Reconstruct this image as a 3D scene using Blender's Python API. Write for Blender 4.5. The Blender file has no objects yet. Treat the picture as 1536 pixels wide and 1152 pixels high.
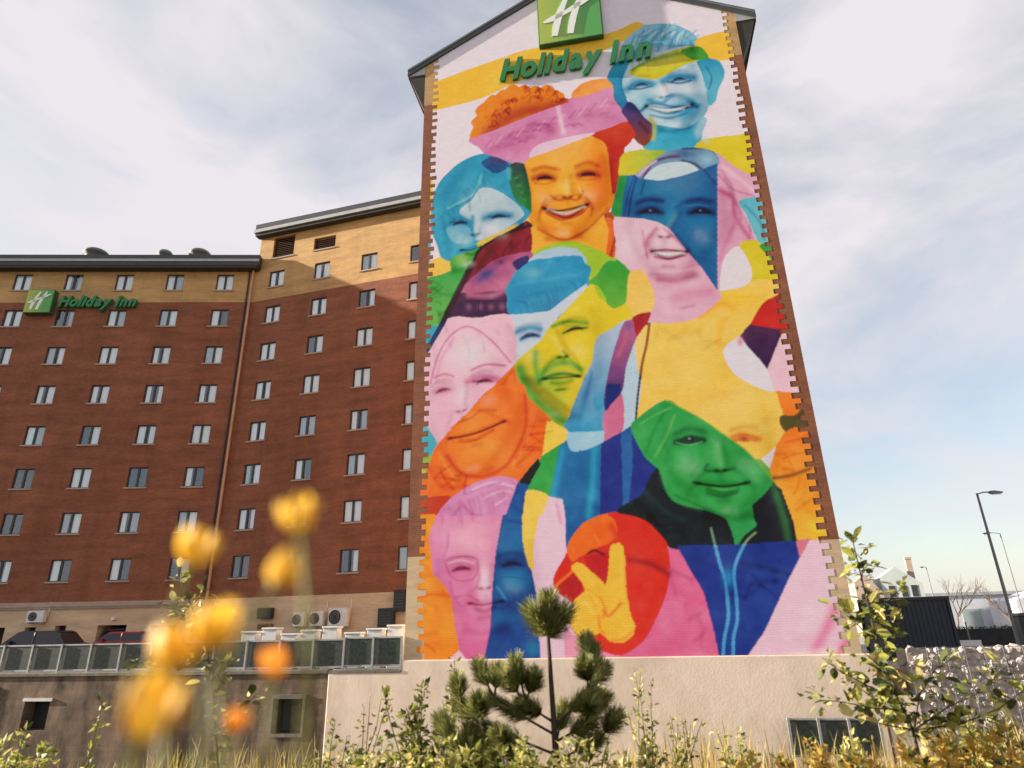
import bpy, math, random
import numpy as np
from mathutils import Matrix, Vector

random.seed(11)
rng = np.random.default_rng(11)
R = math.radians
scene = bpy.context.scene
col = scene.collection

# ------------------------------------------------------------------ camera
PITCH, ROLL, FPX = R(20.917), R(-1.2736), 954.9
cam_d = bpy.data.cameras.new('camera')
cam_d.sensor_width = 36.0
cam_d.lens = 36.0 * FPX / 1536.0
cam_d.clip_start = 0.02
cam_d.clip_end = 6000
cam = bpy.data.objects.new('camera', cam_d)
col.objects.link(cam)
sp, cp, sr, cr = math.sin(PITCH), math.cos(PITCH), math.sin(ROLL), math.cos(ROLL)
right = Vector((cr, -sr * sp, sr * cp))
down = Vector((sr, cr * sp, -cr * cp))
fwd = Vector((0, cp, sp))
m = Matrix.Identity(4)
for i in range(3):
    m[i][0] = right[i]; m[i][1] = -down[i]; m[i][2] = -fwd[i]
cam.matrix_world = m
cam_d.dof.use_dof = True
cam_d.dof.focus_distance = 24.0
cam_d.dof.aperture_fstop = 2.2
scene.camera = cam

# ------------------------------------------------------------------ sky, sun, exposure
SUN_EL, SUN_A = R(14.6), R(5.4)
to_sun = Vector((-math.cos(SUN_A) * math.cos(SUN_EL), math.sin(SUN_A) * math.cos(SUN_EL), math.sin(SUN_EL)))
world = bpy.data.worlds.new('World')
scene.world = world
world.use_nodes = True
wt = world.node_tree
wt.nodes.clear()
w_out = wt.nodes.new('ShaderNodeOutputWorld')
w_bg = wt.nodes.new('ShaderNodeBackground')
w_sky = wt.nodes.new('ShaderNodeTexSky')
w_sky.sky_type = 'NISHITA'
w_sky.sun_disc = False
w_sky.sun_elevation = SUN_EL
w_sky.sun_rotation = R(275.4)
w_sky.dust_density = 1.0
w_tc = wt.nodes.new('ShaderNodeTexCoord')
w_map = wt.nodes.new('ShaderNodeMapping')
w_map.inputs['Scale'].default_value = (1.1, 1.1, 2.6)
w_map.inputs['Rotation'].default_value = (0.15, 0.5, 0.3)
w_map.inputs['Location'].default_value = (0.35, 0.1, 0.62)
w_n = wt.nodes.new('ShaderNodeTexNoise')
w_n.inputs['Scale'].default_value = 1.7
w_n.inputs['Detail'].default_value = 7.0
w_n.inputs['Roughness'].default_value = 0.55
w_n.inputs['Distortion'].default_value = 0.35
w_r = wt.nodes.new('ShaderNodeValToRGB')
w_r.color_ramp.elements[0].position = 0.30
w_r.color_ramp.elements[0].color = (0.30, 0.30, 0.30, 1)
w_r.color_ramp.elements[1].position = 0.53
w_r.color_ramp.elements[1].color = (1, 1, 1, 1)
w_mix = wt.nodes.new('ShaderNodeMix')
w_mix.data_type = 'RGBA'
w_mix.inputs['B'].default_value = (2.80, 2.66, 2.80, 1)
wt.links.new(w_tc.outputs['Generated'], w_map.inputs['Vector'])
wt.links.new(w_map.outputs['Vector'], w_n.inputs['Vector'])
wt.links.new(w_n.outputs['Fac'], w_r.inputs['Fac'])
wt.links.new(w_r.outputs['Color'], w_mix.inputs['Factor'])
w_dim = wt.nodes.new('ShaderNodeMix')
w_dim.data_type = 'RGBA'
w_dim.blend_type = 'MULTIPLY'
w_dim.inputs['Factor'].default_value = 1.0
w_dim.inputs['B'].default_value = (0.78, 0.78, 0.74, 1)
wt.links.new(w_sky.outputs['Color'], w_dim.inputs['A'])
wt.links.new(w_dim.outputs['Result'], w_mix.inputs['A'])
wt.links.new(w_mix.outputs['Result'], w_bg.inputs['Color'])
w_bg.inputs['Strength'].default_value = 0.1
wt.links.new(w_bg.outputs['Background'], w_out.inputs['Surface'])

sun_d = bpy.data.lights.new('sun', 'SUN')
sun_d.energy = 5.0
sun_d.angle = R(0.6)
sun_d.color = (1.0, 0.88, 0.73)
sun = bpy.data.objects.new('sun', sun_d)
col.objects.link(sun)
sun.rotation_euler = (-to_sun).to_track_quat('-Z', 'Y').to_euler()

scene.view_settings.view_transform = 'Standard'
scene.view_settings.look = 'None'
scene.view_settings.exposure = 1.6
scene.view_settings.gamma = 1.0
scene.view_settings.use_curve_mapping = False


# ------------------------------------------------------------------ materials
def lin(c):
    c = np.asarray(c, float) / 255.0
    return np.where(c <= 0.04045, c / 12.92, ((c + 0.055) / 1.055) ** 2.4)


def new_mat(name):
    mt = bpy.data.materials.new(name)
    mt.use_nodes = True
    nt = mt.node_tree
    b = nt.nodes['Principled BSDF']
    return mt, nt, b


def tex_coord(nt, flat=None, kind='Object'):
    tc = nt.nodes.new('ShaderNodeTexCoord')
    if not flat:
        return tc.outputs[kind]
    s = nt.nodes.new('ShaderNodeSeparateXYZ')
    c = nt.nodes.new('ShaderNodeCombineXYZ')
    nt.links.new(tc.outputs[kind], s.inputs[0])
    nt.links.new(s.outputs[flat[0]], c.inputs[0])
    nt.links.new(s.outputs[flat[1]], c.inputs[1])
    return c.outputs[0]


def mat(name, c1, c2=None, rough=0.7, scale=3.0, detail=5.0, bump=0.0, metal=0.0, spec=0.5, bscale=None, sub=0.0, stretch=None):
    """mottled surface: two tones mixed by noise, with fine relief"""
    mt, nt, b = new_mat(name)
    c2 = c2 or tuple(x * 0.8 for x in c1)
    vec = tex_coord(nt)
    if stretch:
        mp = nt.nodes.new('ShaderNodeMapping')
        mp.inputs['Scale'].default_value = stretch
        nt.links.new(vec, mp.inputs['Vector'])
        vec = mp.outputs['Vector']
    n = nt.nodes.new('ShaderNodeTexNoise')
    n.inputs['Scale'].default_value = scale
    n.inputs['Detail'].default_value = detail
    n.inputs['Roughness'].default_value = 0.6
    r = nt.nodes.new('ShaderNodeValToRGB')
    r.color_ramp.elements[0].position = 0.32
    r.color_ramp.elements[1].position = 0.68
    r.color_ramp.elements[0].color = (*c1, 1)
    r.color_ramp.elements[1].color = (*c2, 1)
    nt.links.new(vec, n.inputs['Vector'])
    nt.links.new(n.outputs['Fac'], r.inputs['Fac'])
    nt.links.new(r.outputs['Color'], b.inputs['Base Color'])
    b.inputs['Roughness'].default_value = rough
    b.inputs['Metallic'].default_value = metal
    b.inputs['Specular IOR Level'].default_value = spec
    if bump:
        n2 = nt.nodes.new('ShaderNodeTexNoise')
        n2.inputs['Scale'].default_value = bscale or scale * 6
        n2.inputs['Detail'].default_value = 4
        bp = nt.nodes.new('ShaderNodeBump')
        bp.inputs['Strength'].default_value = bump
        bp.inputs['Distance'].default_value = 0.02
        nt.links.new(vec, n2.inputs['Vector'])
        nt.links.new(n2.outputs['Fac'], bp.inputs['Height'])
        nt.links.new(bp.outputs['Normal'], b.inputs['Normal'])
    return mt


def brick_mat(name, a, b2, mortar, lo=0.72, hi=1.18, bw=0.225, rh=0.075, nsc=(0.25, 1.3, 1.0), mort=0.006):
    mt, nt, b = new_mat(name)
    vec = tex_coord(nt, ('X', 'Z'))
    br = nt.nodes.new('ShaderNodeTexBrick')
    br.inputs['Scale'].default_value = 1.0
    br.inputs['Brick Width'].default_value = bw
    br.inputs['Row Height'].default_value = rh
    br.inputs['Mortar Size'].default_value = mort
    br.inputs['Color1'].default_value = (*a, 1)
    br.inputs['Color2'].default_value = (*b2, 1)
    br.inputs['Mortar'].default_value = (*mortar, 1)
    nt.links.new(vec, br.inputs['Vector'])
    mp = nt.nodes.new('ShaderNodeMapping')
    mp.inputs['Scale'].default_value = nsc
    nt.links.new(vec, mp.inputs['Vector'])
    n = nt.nodes.new('ShaderNodeTexNoise')
    n.inputs['Scale'].default_value = 1.2
    n.inputs['Detail'].default_value = 8
    n.inputs['Roughness'].default_value = 0.65
    nt.links.new(mp.outputs['Vector'], n.inputs['Vector'])
    r = nt.nodes.new('ShaderNodeValToRGB')
    r.color_ramp.elements[0].position = 0.3
    r.color_ramp.elements[1].position = 0.7
    r.color_ramp.elements[0].color = (lo, lo, lo * 1.02, 1)
    r.color_ramp.elements[1].color = (hi, hi * 0.975, hi * 0.93, 1)
    nt.links.new(n.outputs['Fac'], r.inputs['Fac'])
    mx = nt.nodes.new('ShaderNodeMix')
    mx.data_type = 'RGBA'
    mx.blend_type = 'MULTIPLY'
    mx.inputs['Factor'].default_value = 1.0
    nt.links.new(br.outputs['Color'], mx.inputs['A'])
    nt.links.new(r.outputs['Color'], mx.inputs['B'])
    nt.links.new(mx.outputs['Result'], b.inputs['Base Color'])
    bp = nt.nodes.new('ShaderNodeBump')
    bp.inputs['Strength'].default_value = 0.5
    bp.inputs['Distance'].default_value = 0.01
    bp.invert = True
    nt.links.new(br.outputs['Fac'], bp.inputs['Height'])
    nt.links.new(bp.outputs['Normal'], b.inputs['Normal'])
    b.inputs['Roughness'].default_value = 0.85
    b.inputs['Specular IOR Level'].default_value = 0.25
    return mt


def glass_mat(name):
    mt = bpy.data.materials.new(name)
    mt.use_nodes = True
    nt = mt.node_tree
    nt.nodes.clear()
    o = nt.nodes.new('ShaderNodeOutputMaterial')
    g = nt.nodes.new('ShaderNodeBsdfGlossy')
    g.inputs['Roughness'].default_value = 0.03
    g.inputs['Color'].default_value = (0.85, 0.93, 1.0, 1)
    t = nt.nodes.new('ShaderNodeBsdfTransparent')
    t.inputs['Color'].default_value = (0.97, 0.99, 0.99, 1)
    lw = nt.nodes.new('ShaderNodeLayerWeight')
    lw.inputs['Blend'].default_value = 0.5
    pw = nt.nodes.new('ShaderNodeMath')
    pw.operation = 'POWER'
    pw.inputs[1].default_value = 3.0
    nt.links.new(lw.outputs['Facing'], pw.inputs[0])
    f = nt.nodes.new('ShaderNodeMapRange')
    f.inputs['To Min'].default_value = 0.09
    f.inputs['To Max'].default_value = 0.8
    nt.links.new(pw.outputs[0], f.inputs['Value'])
    mx = nt.nodes.new('ShaderNodeMixShader')
    nt.links.new(f.outputs[0], mx.inputs[0])
    nt.links.new(t.outputs[0], mx.inputs[1])
    nt.links.new(g.outputs[0], mx.inputs[2])
    nt.links.new(mx.outputs[0], o.inputs['Surface'])
    return mt


def leaf_mat(name, c1, c2, trans=0.35, scale=9.0, rough=0.5):
    """leaf: two tones by noise, diffuse plus light coming through"""
    mt, nt, b = new_mat(name)
    vec = tex_coord(nt)
    n = nt.nodes.new('ShaderNodeTexNoise')
    n.inputs['Scale'].default_value = scale
    n.inputs['Detail'].default_value = 3
    r = nt.nodes.new('ShaderNodeValToRGB')
    r.color_ramp.elements[0].position = 0.35
    r.color_ramp.elements[1].position = 0.65
    r.color_ramp.elements[0].color = (*c1, 1)
    r.color_ramp.elements[1].color = (*c2, 1)
    nt.links.new(vec, n.inputs['Vector'])
    nt.links.new(n.outputs['Fac'], r.inputs['Fac'])
    nt.links.new(r.outputs['Color'], b.inputs['Base Color'])
    b.inputs['Roughness'].default_value = rough
    b.inputs['Specular IOR Level'].default_value = 0.3
    tr = nt.nodes.new('ShaderNodeBsdfTranslucent')
    nt.links.new(r.outputs['Color'], tr.inputs['Color'])
    mx = nt.nodes.new('ShaderNodeMixShader')
    mx.inputs[0].default_value = trans
    o = nt.nodes['Material Output']
    nt.links.new(b.outputs[0], mx.inputs[1])
    nt.links.new(tr.outputs[0], mx.inputs[2])
    nt.links.new(mx.outputs[0], o.inputs['Surface'])
    return mt


M = {}
M['brick'] = brick_mat('red brick', (0.325, 0.115, 0.060), (0.25, 0.092, 0.05), (0.27, 0.145, 0.095))
M['beige'] = brick_mat('buff brick', (0.60, 0.375, 0.155), (0.53, 0.325, 0.135), (0.52, 0.37, 0.2))
M['stonebuff'] = brick_mat('pale buff brick', (0.66, 0.50, 0.33), (0.60, 0.45, 0.28), (0.6, 0.48, 0.34))
M['fascia'] = mat('dark grey fascia', (0.035, 0.042, 0.045), (0.05, 0.056, 0.06), 0.5, 1.5)
M['fascia_light'] = mat('pale grey gutter', (0.42, 0.44, 0.45), (0.34, 0.36, 0.37), 0.45, 2)
M['soffit'] = mat('dark soffit', (0.03, 0.025, 0.02), (0.045, 0.038, 0.03), 0.8)
M['roof'] = mat('grey roof sheet', (0.14, 0.15, 0.165), (0.1, 0.11, 0.12), 0.6)
M['frame'] = mat('dark window frame', (0.03, 0.034, 0.038), (0.04, 0.044, 0.048), 0.45)
M['glass'] = glass_mat('window glass')
M['curtain'] = mat('white curtain', (0.9, 0.9, 0.9), (0.82, 0.84, 0.85), 0.9, 2.0, stretch=(14, 1, 0.6))
M['curtain2'] = mat('grey blue curtain', (0.5, 0.58, 0.62), (0.36, 0.42, 0.46), 0.9, 2.0, stretch=(14, 1, 0.6))
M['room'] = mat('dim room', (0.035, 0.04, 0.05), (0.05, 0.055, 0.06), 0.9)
M['sill'] = mat('pale sill', (0.42, 0.33, 0.26), (0.35, 0.27, 0.21), 0.8)
M['pipe'] = mat('brown downpipe', (0.3, 0.15, 0.07), (0.22, 0.1, 0.05), 0.5)
M['copper'] = mat('pale copper downpipe', (0.55, 0.33, 0.2), (0.42, 0.24, 0.14), 0.4, 1.2)
M['dark'] = mat('dark opening', (0.012, 0.013, 0.014), (0.02, 0.02, 0.02), 0.7)
M['render'] = mat('pale render', (0.86, 0.71, 0.575), (0.79, 0.635, 0.50), 0.9, 0.7, 8, 0.15, bscale=14)
def dirty(mt, amount, sc, stretch):
    nt = mt.node_tree
    b = nt.nodes['Principled BSDF']
    src = b.inputs['Base Color'].links[0].from_socket
    tc = nt.nodes.new('ShaderNodeTexCoord'); mp = nt.nodes.new('ShaderNodeMapping'); mp.inputs['Scale'].default_value = stretch
    n = nt.nodes.new('ShaderNodeTexNoise'); n.inputs['Scale'].default_value = sc; n.inputs['Detail'].default_value = 9; n.inputs['Roughness'].default_value = 0.7
    r = nt.nodes.new('ShaderNodeValToRGB'); r.color_ramp.elements[0].position = 0.36; r.color_ramp.elements[1].position = 0.58
    r.color_ramp.elements[0].color = (1 - amount, 1 - amount * 1.05, 1 - amount * 1.1, 1); r.color_ramp.elements[1].color = (1, 1, 1, 1)
    mx = nt.nodes.new('ShaderNodeMix'); mx.data_type = 'RGBA'; mx.blend_type = 'MULTIPLY'; mx.inputs['Factor'].default_value = 1
    nt.links.new(tc.outputs['Object'], mp.inputs['Vector']); nt.links.new(mp.outputs['Vector'], n.inputs['Vector']); nt.links.new(n.outputs['Fac'], r.inputs['Fac'])
    nt.links.new(src, mx.inputs['A']); nt.links.new(r.outputs['Color'], mx.inputs['B']); nt.links.new(mx.outputs['Result'], b.inputs['Base Color'])
dirty(M['render'], 0.22, 0.55, (1.0, 1.0, 0.6))
dirty(M['brick'], 0.22, 0.35, (1.2, 1.0, 0.4))
dirty(M['beige'], 0.15, 0.5, (1.2, 1.0, 0.4))
M['oldwall'] = brick_mat('stained old block wall', (0.215, 0.15, 0.105), (0.17, 0.122, 0.088), (0.13, 0.1, 0.075), 0.16, 1.45, 0.45, 0.16, (1.4, 0.6, 1.0), 0.006)
M['coping'] = mat('mossy coping', (0.22, 0.2, 0.16), (0.11, 0.11, 0.075), 0.9, 4)
M['rail'] = mat('galvanised rail', (0.4, 0.41, 0.39), (0.3, 0.31, 0.3), 0.45, 6, metal=0.3)
M['panel'] = mat('dark mesh panel', (0.02, 0.028, 0.025), (0.065, 0.078, 0.065), 0.35, 9, 10, 0.2)
M['white'] = mat('white painted metal', (0.75, 0.74, 0.71), (0.6, 0.59, 0.57), 0.55, 4)
M['black'] = mat('black plastic', (0.012, 0.013, 0.015), (0.02, 0.02, 0.022), 0.4)
M['lintel'] = mat('white lintel', (0.7, 0.68, 0.64), (0.55, 0.53, 0.5), 0.8)
M['tarmac'] = mat('tarmac', (0.06, 0.058, 0.055), (0.045, 0.044, 0.042), 0.95, 6, bump=0.3)
M['yard'] = mat('pale gravel yard', (0.36, 0.33, 0.3), (0.27, 0.245, 0.22), 0.95, 9, 8, 0.5)
M['soil'] = mat('rough bank', (0.12, 0.095, 0.045), (0.06, 0.06, 0.022), 0.95, 2.2, 8, 0.6)
M['stone'] = mat('pale stone', (0.46, 0.40, 0.36), (0.27, 0.23, 0.205), 0.9, 3.5, 6, 0.5)
M['stone2'] = mat('pinkish stone', (0.6, 0.53, 0.5), (0.36, 0.31, 0.285), 0.9, 6.5, 6, 0.5)
M['wire'] = mat('wire mesh', (0.3, 0.3, 0.3), (0.2, 0.2, 0.2), 0.5, metal=0.5)
M['navy'] = mat('navy container steel', (0.012, 0.017, 0.028), (0.02, 0.026, 0.038), 0.55, 1.5)
M['hedge'] = leaf_mat('dark hedge leaf', (0.012, 0.022, 0.01), (0.025, 0.04, 0.015), 0.15, 3)
M['steel'] = mat('grey lamp steel', (0.2, 0.21, 0.22), (0.15, 0.16, 0.17), 0.5)
M['bark'] = mat('bare bark', (0.16, 0.13, 0.11), (0.1, 0.085, 0.07), 0.9, 10)
M['twig'] = mat('dark twig', (0.055, 0.038, 0.024), (0.03, 0.022, 0.015), 0.85, 20)
M['rust'] = mat('rusty brown panel', (0.2, 0.1, 0.05), (0.3, 0.18, 0.09), 0.85, 6)
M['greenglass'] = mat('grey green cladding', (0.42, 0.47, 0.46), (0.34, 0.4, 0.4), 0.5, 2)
M['housebrick'] = mat('far brown brick', (0.32, 0.25, 0.21), (0.38, 0.29, 0.24), 0.9, 3)  # brick tone lightened to stand in for distance haze
M['palewall'] = mat('far pale wall', (0.6, 0.62, 0.66), (0.52, 0.55, 0.6), 0.8, 0.6)
M['tyre'] = mat('tyre rubber', (0.02, 0.02, 0.02), (0.03, 0.03, 0.03), 0.9)
M['rim'] = mat('alloy', (0.5, 0.5, 0.5), (0.4, 0.4, 0.4), 0.3, metal=0.8)
M['carglass'] = mat('car glass', (0.02, 0.024, 0.028), (0.03, 0.034, 0.04), 0.08)
M['lampglass'] = mat('lamp glass', (0.8, 0.8, 0.75), (0.7, 0.7, 0.66), 0.2)
M['green_letter'] = mat('green sign face', (0.012, 0.2, 0.055), (0.01, 0.17, 0.045), 0.35)
M['emblem'] = mat('white sign stroke', (0.85, 0.88, 0.84), (0.8, 0.83, 0.8), 0.4)
M['sign_side'] = mat('dark green sign return', (0.03, 0.12, 0.04), (0.03, 0.1, 0.035), 0.5)
M['leaf'] = leaf_mat('yellow green leaf', (0.18, 0.21, 0.035), (0.36, 0.36, 0.08), 0.35)
M['leaf_gold'] = leaf_mat('golden autumn leaf', (0.42, 0.24, 0.04), (0.6, 0.42, 0.09), 0.4)
M['leaf_dark'] = leaf_mat('dark green leaf', (0.035, 0.055, 0.014), (0.10, 0.115, 0.03), 0.2)
M['leaf_pale'] = leaf_mat('pale yellow leaf', (0.46, 0.41, 0.12), (0.62, 0.54, 0.22), 0.4)
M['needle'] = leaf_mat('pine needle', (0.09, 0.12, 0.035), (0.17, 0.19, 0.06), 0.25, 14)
M['needle_lit'] = leaf_mat('sunlit pine needle', (0.30, 0.30, 0.09), (0.44, 0.41, 0.14), 0.35, 14)  # lighter copy of the needle colour, sunlight painted into the tone
M['petal'] = leaf_mat('yellow petal', (0.9, 0.53, 0.03), (0.92, 0.63, 0.08), 0.42, 30)
M['petal_orange'] = leaf_mat('orange petal', (0.8, 0.27, 0.01), (0.85, 0.36, 0.03), 0.45, 30)
M['stamen'] = mat('pale stamen', (0.9, 0.72, 0.25), (0.85, 0.6, 0.12), 0.8, 40)
M['stem'] = leaf_mat('olive stem', (0.16, 0.15, 0.03), (0.22, 0.19, 0.05), 0.2)


def grass_mat():
    mt, nt, b = new_mat('dry and green grass')
    a = nt.nodes.new('ShaderNodeVertexColor')
    a.layer_name = 'tone'
    nt.links.new(a.outputs['Color'], b.inputs['Base Color'])
    b.inputs['Roughness'].default_value = 0.6
    b.inputs['Specular IOR Level'].default_value = 0.2
    tr = nt.nodes.new('ShaderNodeBsdfTranslucent')
    nt.links.new(a.outputs['Color'], tr.inputs['Color'])
    mx = nt.nodes.new('ShaderNodeMixShader')
    mx.inputs[0].default_value = 0.4
    nt.links.new(b.outputs[0], mx.inputs[1])
    nt.links.new(tr.outputs[0], mx.inputs[2])
    nt.links.new(mx.outputs[0], nt.nodes['Material Output'].inputs['Surface'])
    return mt


M['grass'] = grass_mat()


def sign_face_mat(w):
    """yellow-green to green across the width of the sign box"""
    mt, nt, b = new_mat('green gradient sign face')
    tc = nt.nodes.new('ShaderNodeTexCoord')
    s = nt.nodes.new('ShaderNodeSeparateXYZ')
    nt.links.new(tc.outputs['Object'], s.inputs[0])
    mr = nt.nodes.new('ShaderNodeMapRange')
    mr.inputs['From Max'].default_value = w
    nt.links.new(s.outputs['X'], mr.inputs['Value'])
    r = nt.nodes.new('ShaderNodeValToRGB')
    r.color_ramp.elements[0].color = (0.42, 0.5, 0.07, 1)
    r.color_ramp.elements[1].color = (0.08, 0.36, 0.07, 1)
    r.color_ramp.elements[1].position = 0.75
    nt.links.new(mr.outputs[0], r.inputs['Fac'])
    nt.links.new(r.outputs['Color'], b.inputs['Base Color'])
    b.inputs['Roughness'].default_value = 0.4
    return mt


# ------------------------------------------------------------------ mesh helpers
class MB:
    def __init__(s):
        s.v = []; s.f = []; s.mi = []; s.mats = []; s.cur = 0

    def use(s, mt):
        if mt not in s.mats:
            s.mats.append(mt)
        s.cur = s.mats.index(mt)
        return s

    def quad(s, a, b, c, d):
        i = len(s.v)
        s.v += [tuple(a), tuple(b), tuple(c), tuple(d)]
        s.f.append((i, i + 1, i + 2, i + 3)); s.mi.append(s.cur)

    def tri(s, a, b, c):
        i = len(s.v)
        s.v += [tuple(a), tuple(b), tuple(c)]
        s.f.append((i, i + 1, i + 2)); s.mi.append(s.cur)

    def box(s, x0, x1, y0, y1, z0, z1, ch=0.0):
        i = len(s.v)
        s.v += [(x0, y0, z0), (x1, y0, z0), (x1, y1, z0), (x0, y1, z0), (x0 + ch, y0 + ch, z1), (x1 - ch, y0 + ch, z1), (x1 - ch, y1 - ch, z1), (x0 + ch, y1 - ch, z1)]
        for q in ((3, 2, 1, 0), (4, 5, 6, 7), (0, 1, 5, 4), (1, 2, 6, 5), (2, 3, 7, 6), (3, 0, 4, 7)):
            s.f.append(tuple(i + k for k in q)); s.mi.append(s.cur)
        return s

    def prism(s, pts, y0, y1):
        """outline in x,z pushed along y"""
        n = len(pts); i = len(s.v)
        s.v += [(x, y0, z) for x, z in pts] + [(x, y1, z) for x, z in pts]
        s.f.append(tuple(i + k for k in range(n))); s.mi.append(s.cur)
        s.f.append(tuple(i + n + k for k in reversed(range(n)))); s.mi.append(s.cur)
        for k in range(n):
            k2 = (k + 1) % n
            s.f.append((i + k2, i + k, i + n + k, i + n + k2)); s.mi.append(s.cur)
        return s

    def tube(s, pts, rad, n=6, cap=True):
        pts = [Vector(p) for p in pts]
        if not hasattr(rad, '__len__'):
            rad = [rad] * len(pts)
        i = len(s.v)
        for k, p in enumerate(pts):
            d = (pts[min(k + 1, len(pts) - 1)] - pts[max(k - 1, 0)]).normalized()
            a = d.cross(Vector((0.3, 0.2, 1)) if abs(d.z) < 0.9 else Vector((1, 0.1, 0))).normalized()
            b = d.cross(a)
            for j in range(n):
                t = 2 * math.pi * j / n
                s.v.append(tuple(p + (a * math.cos(t) + b * math.sin(t)) * rad[k]))
        for k in range(len(pts) - 1):
            for j in range(n):
                j2 = (j + 1) % n
                s.f.append((i + k * n + j, i + k * n + j2, i + (k + 1) * n + j2, i + (k + 1) * n + j)); s.mi.append(s.cur)
        if cap:
            s.f.append(tuple(i + j for j in reversed(range(n)))); s.mi.append(s.cur)
            s.f.append(tuple(i + (len(pts) - 1) * n + j for j in range(n))); s.mi.append(s.cur)
        return s

    def lathe(s, prof, n=16, c=(0, 0, 0)):
        i = len(s.v)
        for r_, z in prof:
            for j in range(n):
                t = 2 * math.pi * j / n
                s.v.append((c[0] + r_ * math.cos(t), c[1] + r_ * math.sin(t), c[2] + z))
        for k in range(len(prof) - 1):
            for j in range(n):
                j2 = (j + 1) % n
                s.f.append((i + k * n + j, i + k * n + j2, i + (k + 1) * n + j2, i + (k + 1) * n + j)); s.mi.append(s.cur)
        return s

    def leaf(s, p, d, side, ln, wd, fold=0.25):
        """pointed oval leaf folded along the midrib"""
        p = Vector(p); d = Vector(d).normalized(); side = Vector(side)
        side = (side - d * side.dot(d)).normalized(); nn = d.cross(side)
        a = p + d * ln * 0.28; b = p + d * ln * 0.66; t = p + d * ln - nn * ln * 0.12
        l1 = p + d * ln * 0.42 + side * wd * 0.5 + nn * wd * fold
        r1 = p + d * ln * 0.42 - side * wd * 0.5 + nn * wd * fold
        i = len(s.v)
        s.v += [tuple(p), tuple(l1), tuple(t), tuple(r1), tuple((a + b) / 2)]
        for q in ((0, 4, 1), (1, 4, 2), (0, 3, 4), (3, 2, 4)):
            s.f.append(tuple(i + k for k in q)); s.mi.append(s.cur)

    def mesh(s, name, mt=None, smooth=False):
        me = bpy.data.meshes.new(name)
        me.from_pydata(s.v, [], s.f)
        mats = s.mats if s.mats else [mt]
        for x in mats:
            me.materials.append(x)
        if s.mats:
            me.polygons.foreach_set('material_index', s.mi)
        if smooth:
            me.polygons.foreach_set('use_smooth', [True] * len(s.f))
        me.update()
        return me

    def build(s, name, mt=None, parent=None, smooth=False):
        return obj(name, s.mesh(name, mt, smooth), parent)


def obj(name, me, parent=None, loc=None):
    o = bpy.data.objects.new(name, me)
    col.objects.link(o)
    if parent:
        o.parent = parent
    if loc:
        o.location = loc
    return o


def tag(o, label=None, cat=None, group=None, kind=None):
    if label: o['label'] = label
    if cat: o['category'] = cat
    if group: o['group'] = group
    if kind: o['kind'] = kind
    return o


def thing(name, label, cat, loc=(0, 0, 0), rz=0.0, group=None):
    o = bpy.data.objects.new(name, None)
    col.objects.link(o)
    o.empty_display_size = 0.2
    o.location = loc
    o.rotation_euler = (0, 0, rz)
    return tag(o, label, cat, group)


def bevel(o, w=0.02, n=2):
    md = o.modifiers.new('bevel', 'BEVEL')
    md.width = w; md.segments = n; md.limit_method = 'ANGLE'
    return o


# ------------------------------------------------------------------ site frame
PL, PM, PU = R(2.448), R(-15.583), R(-10.063)
CORNER = (-18.715, 41.003, 0)
GABLE = (-3.763, 22.814, 0)
E_U = Vector((math.cos(PU), math.sin(PU), 0))
N_U = Vector((-math.sin(PU), math.cos(PU), 0))     # away from the camera
TERR, YARD, LOW = -1.2, -1.7, -4.3


def gpt(s, y, z):
    """point from gable wall frame"""
    return Vector(GABLE) + E_U * s + N_U * y + Vector((0, 0, z))


# ------------------------------------------------------------------ ground, terrace, yard
def bank_z(x, y):
    t = min(max((y - 5.0) / 8.5, 0), 1)
    t = t * t * (3 - 2 * t)
    return -1.15 + (LOW + 1.15) * t + 0.05 * math.sin(x * 1.7 + y) + 0.04 * math.sin(y * 2.3 - x)


b = MB()
xs = [-900, -300, -100, -50] + [-30 + i * 1.0 for i in range(61)] + [50, 100, 300, 900]
ys = [-900, -200, -60, -20] + [-8 + i * 0.8 for i in range(46)]
idx = {}
for iy, y in enumerate(ys):
    for ix, x in enumerate(xs):
        # the sheet ends under the retaining wall line
        yy = y if iy < len(ys) - 1 else GABLE[1] + 0.6 - 0.1775 * (x - GABLE[0])
        lim = GABLE[1] + 0.6 - 0.1775 * (x - GABLE[0])
        yy = min(yy, lim)
        idx[ix, iy] = len(b.v)
        b.v.append((x, yy, bank_z(x, yy)))
for iy in range(len(ys) - 1):
    for ix in range(len(xs) - 1):
        q = (idx[ix, iy], idx[ix + 1, iy], idx[ix + 1, iy + 1], idx[ix, iy + 1])
        b.f.append(q); b.mi.append(0)
tag(b.build('ground', M['soil'], smooth=True), kind='structure')

b = MB()
P0, P1 = gpt(-900, 0.3, TERR), gpt(14.2, 0.3, TERR)
b.quad(P0, P1, gpt(14.2, 3000, TERR), gpt(-900, 3000, TERR))
tag(b.build('terrace', M['tarmac']), kind='structure')
b = MB()
b.quad(gpt(14.2, 0.3, YARD), gpt(2500, 0.3, YARD), gpt(2500, 3000, YARD), gpt(14.2, 3000, YARD))
b.quad(gpt(14.2, 0.3, LOW), gpt(14.2, 0.3, YARD), gpt(14.2, 3000, YARD), gpt(14.2, 3000, LOW))
tag(b.build('yard', M['yard']), kind='structure')


# ------------------------------------------------------------------ windows shared by the hotel blocks
WW, WH, WD = 1.24, 1.32, 0.17


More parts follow.
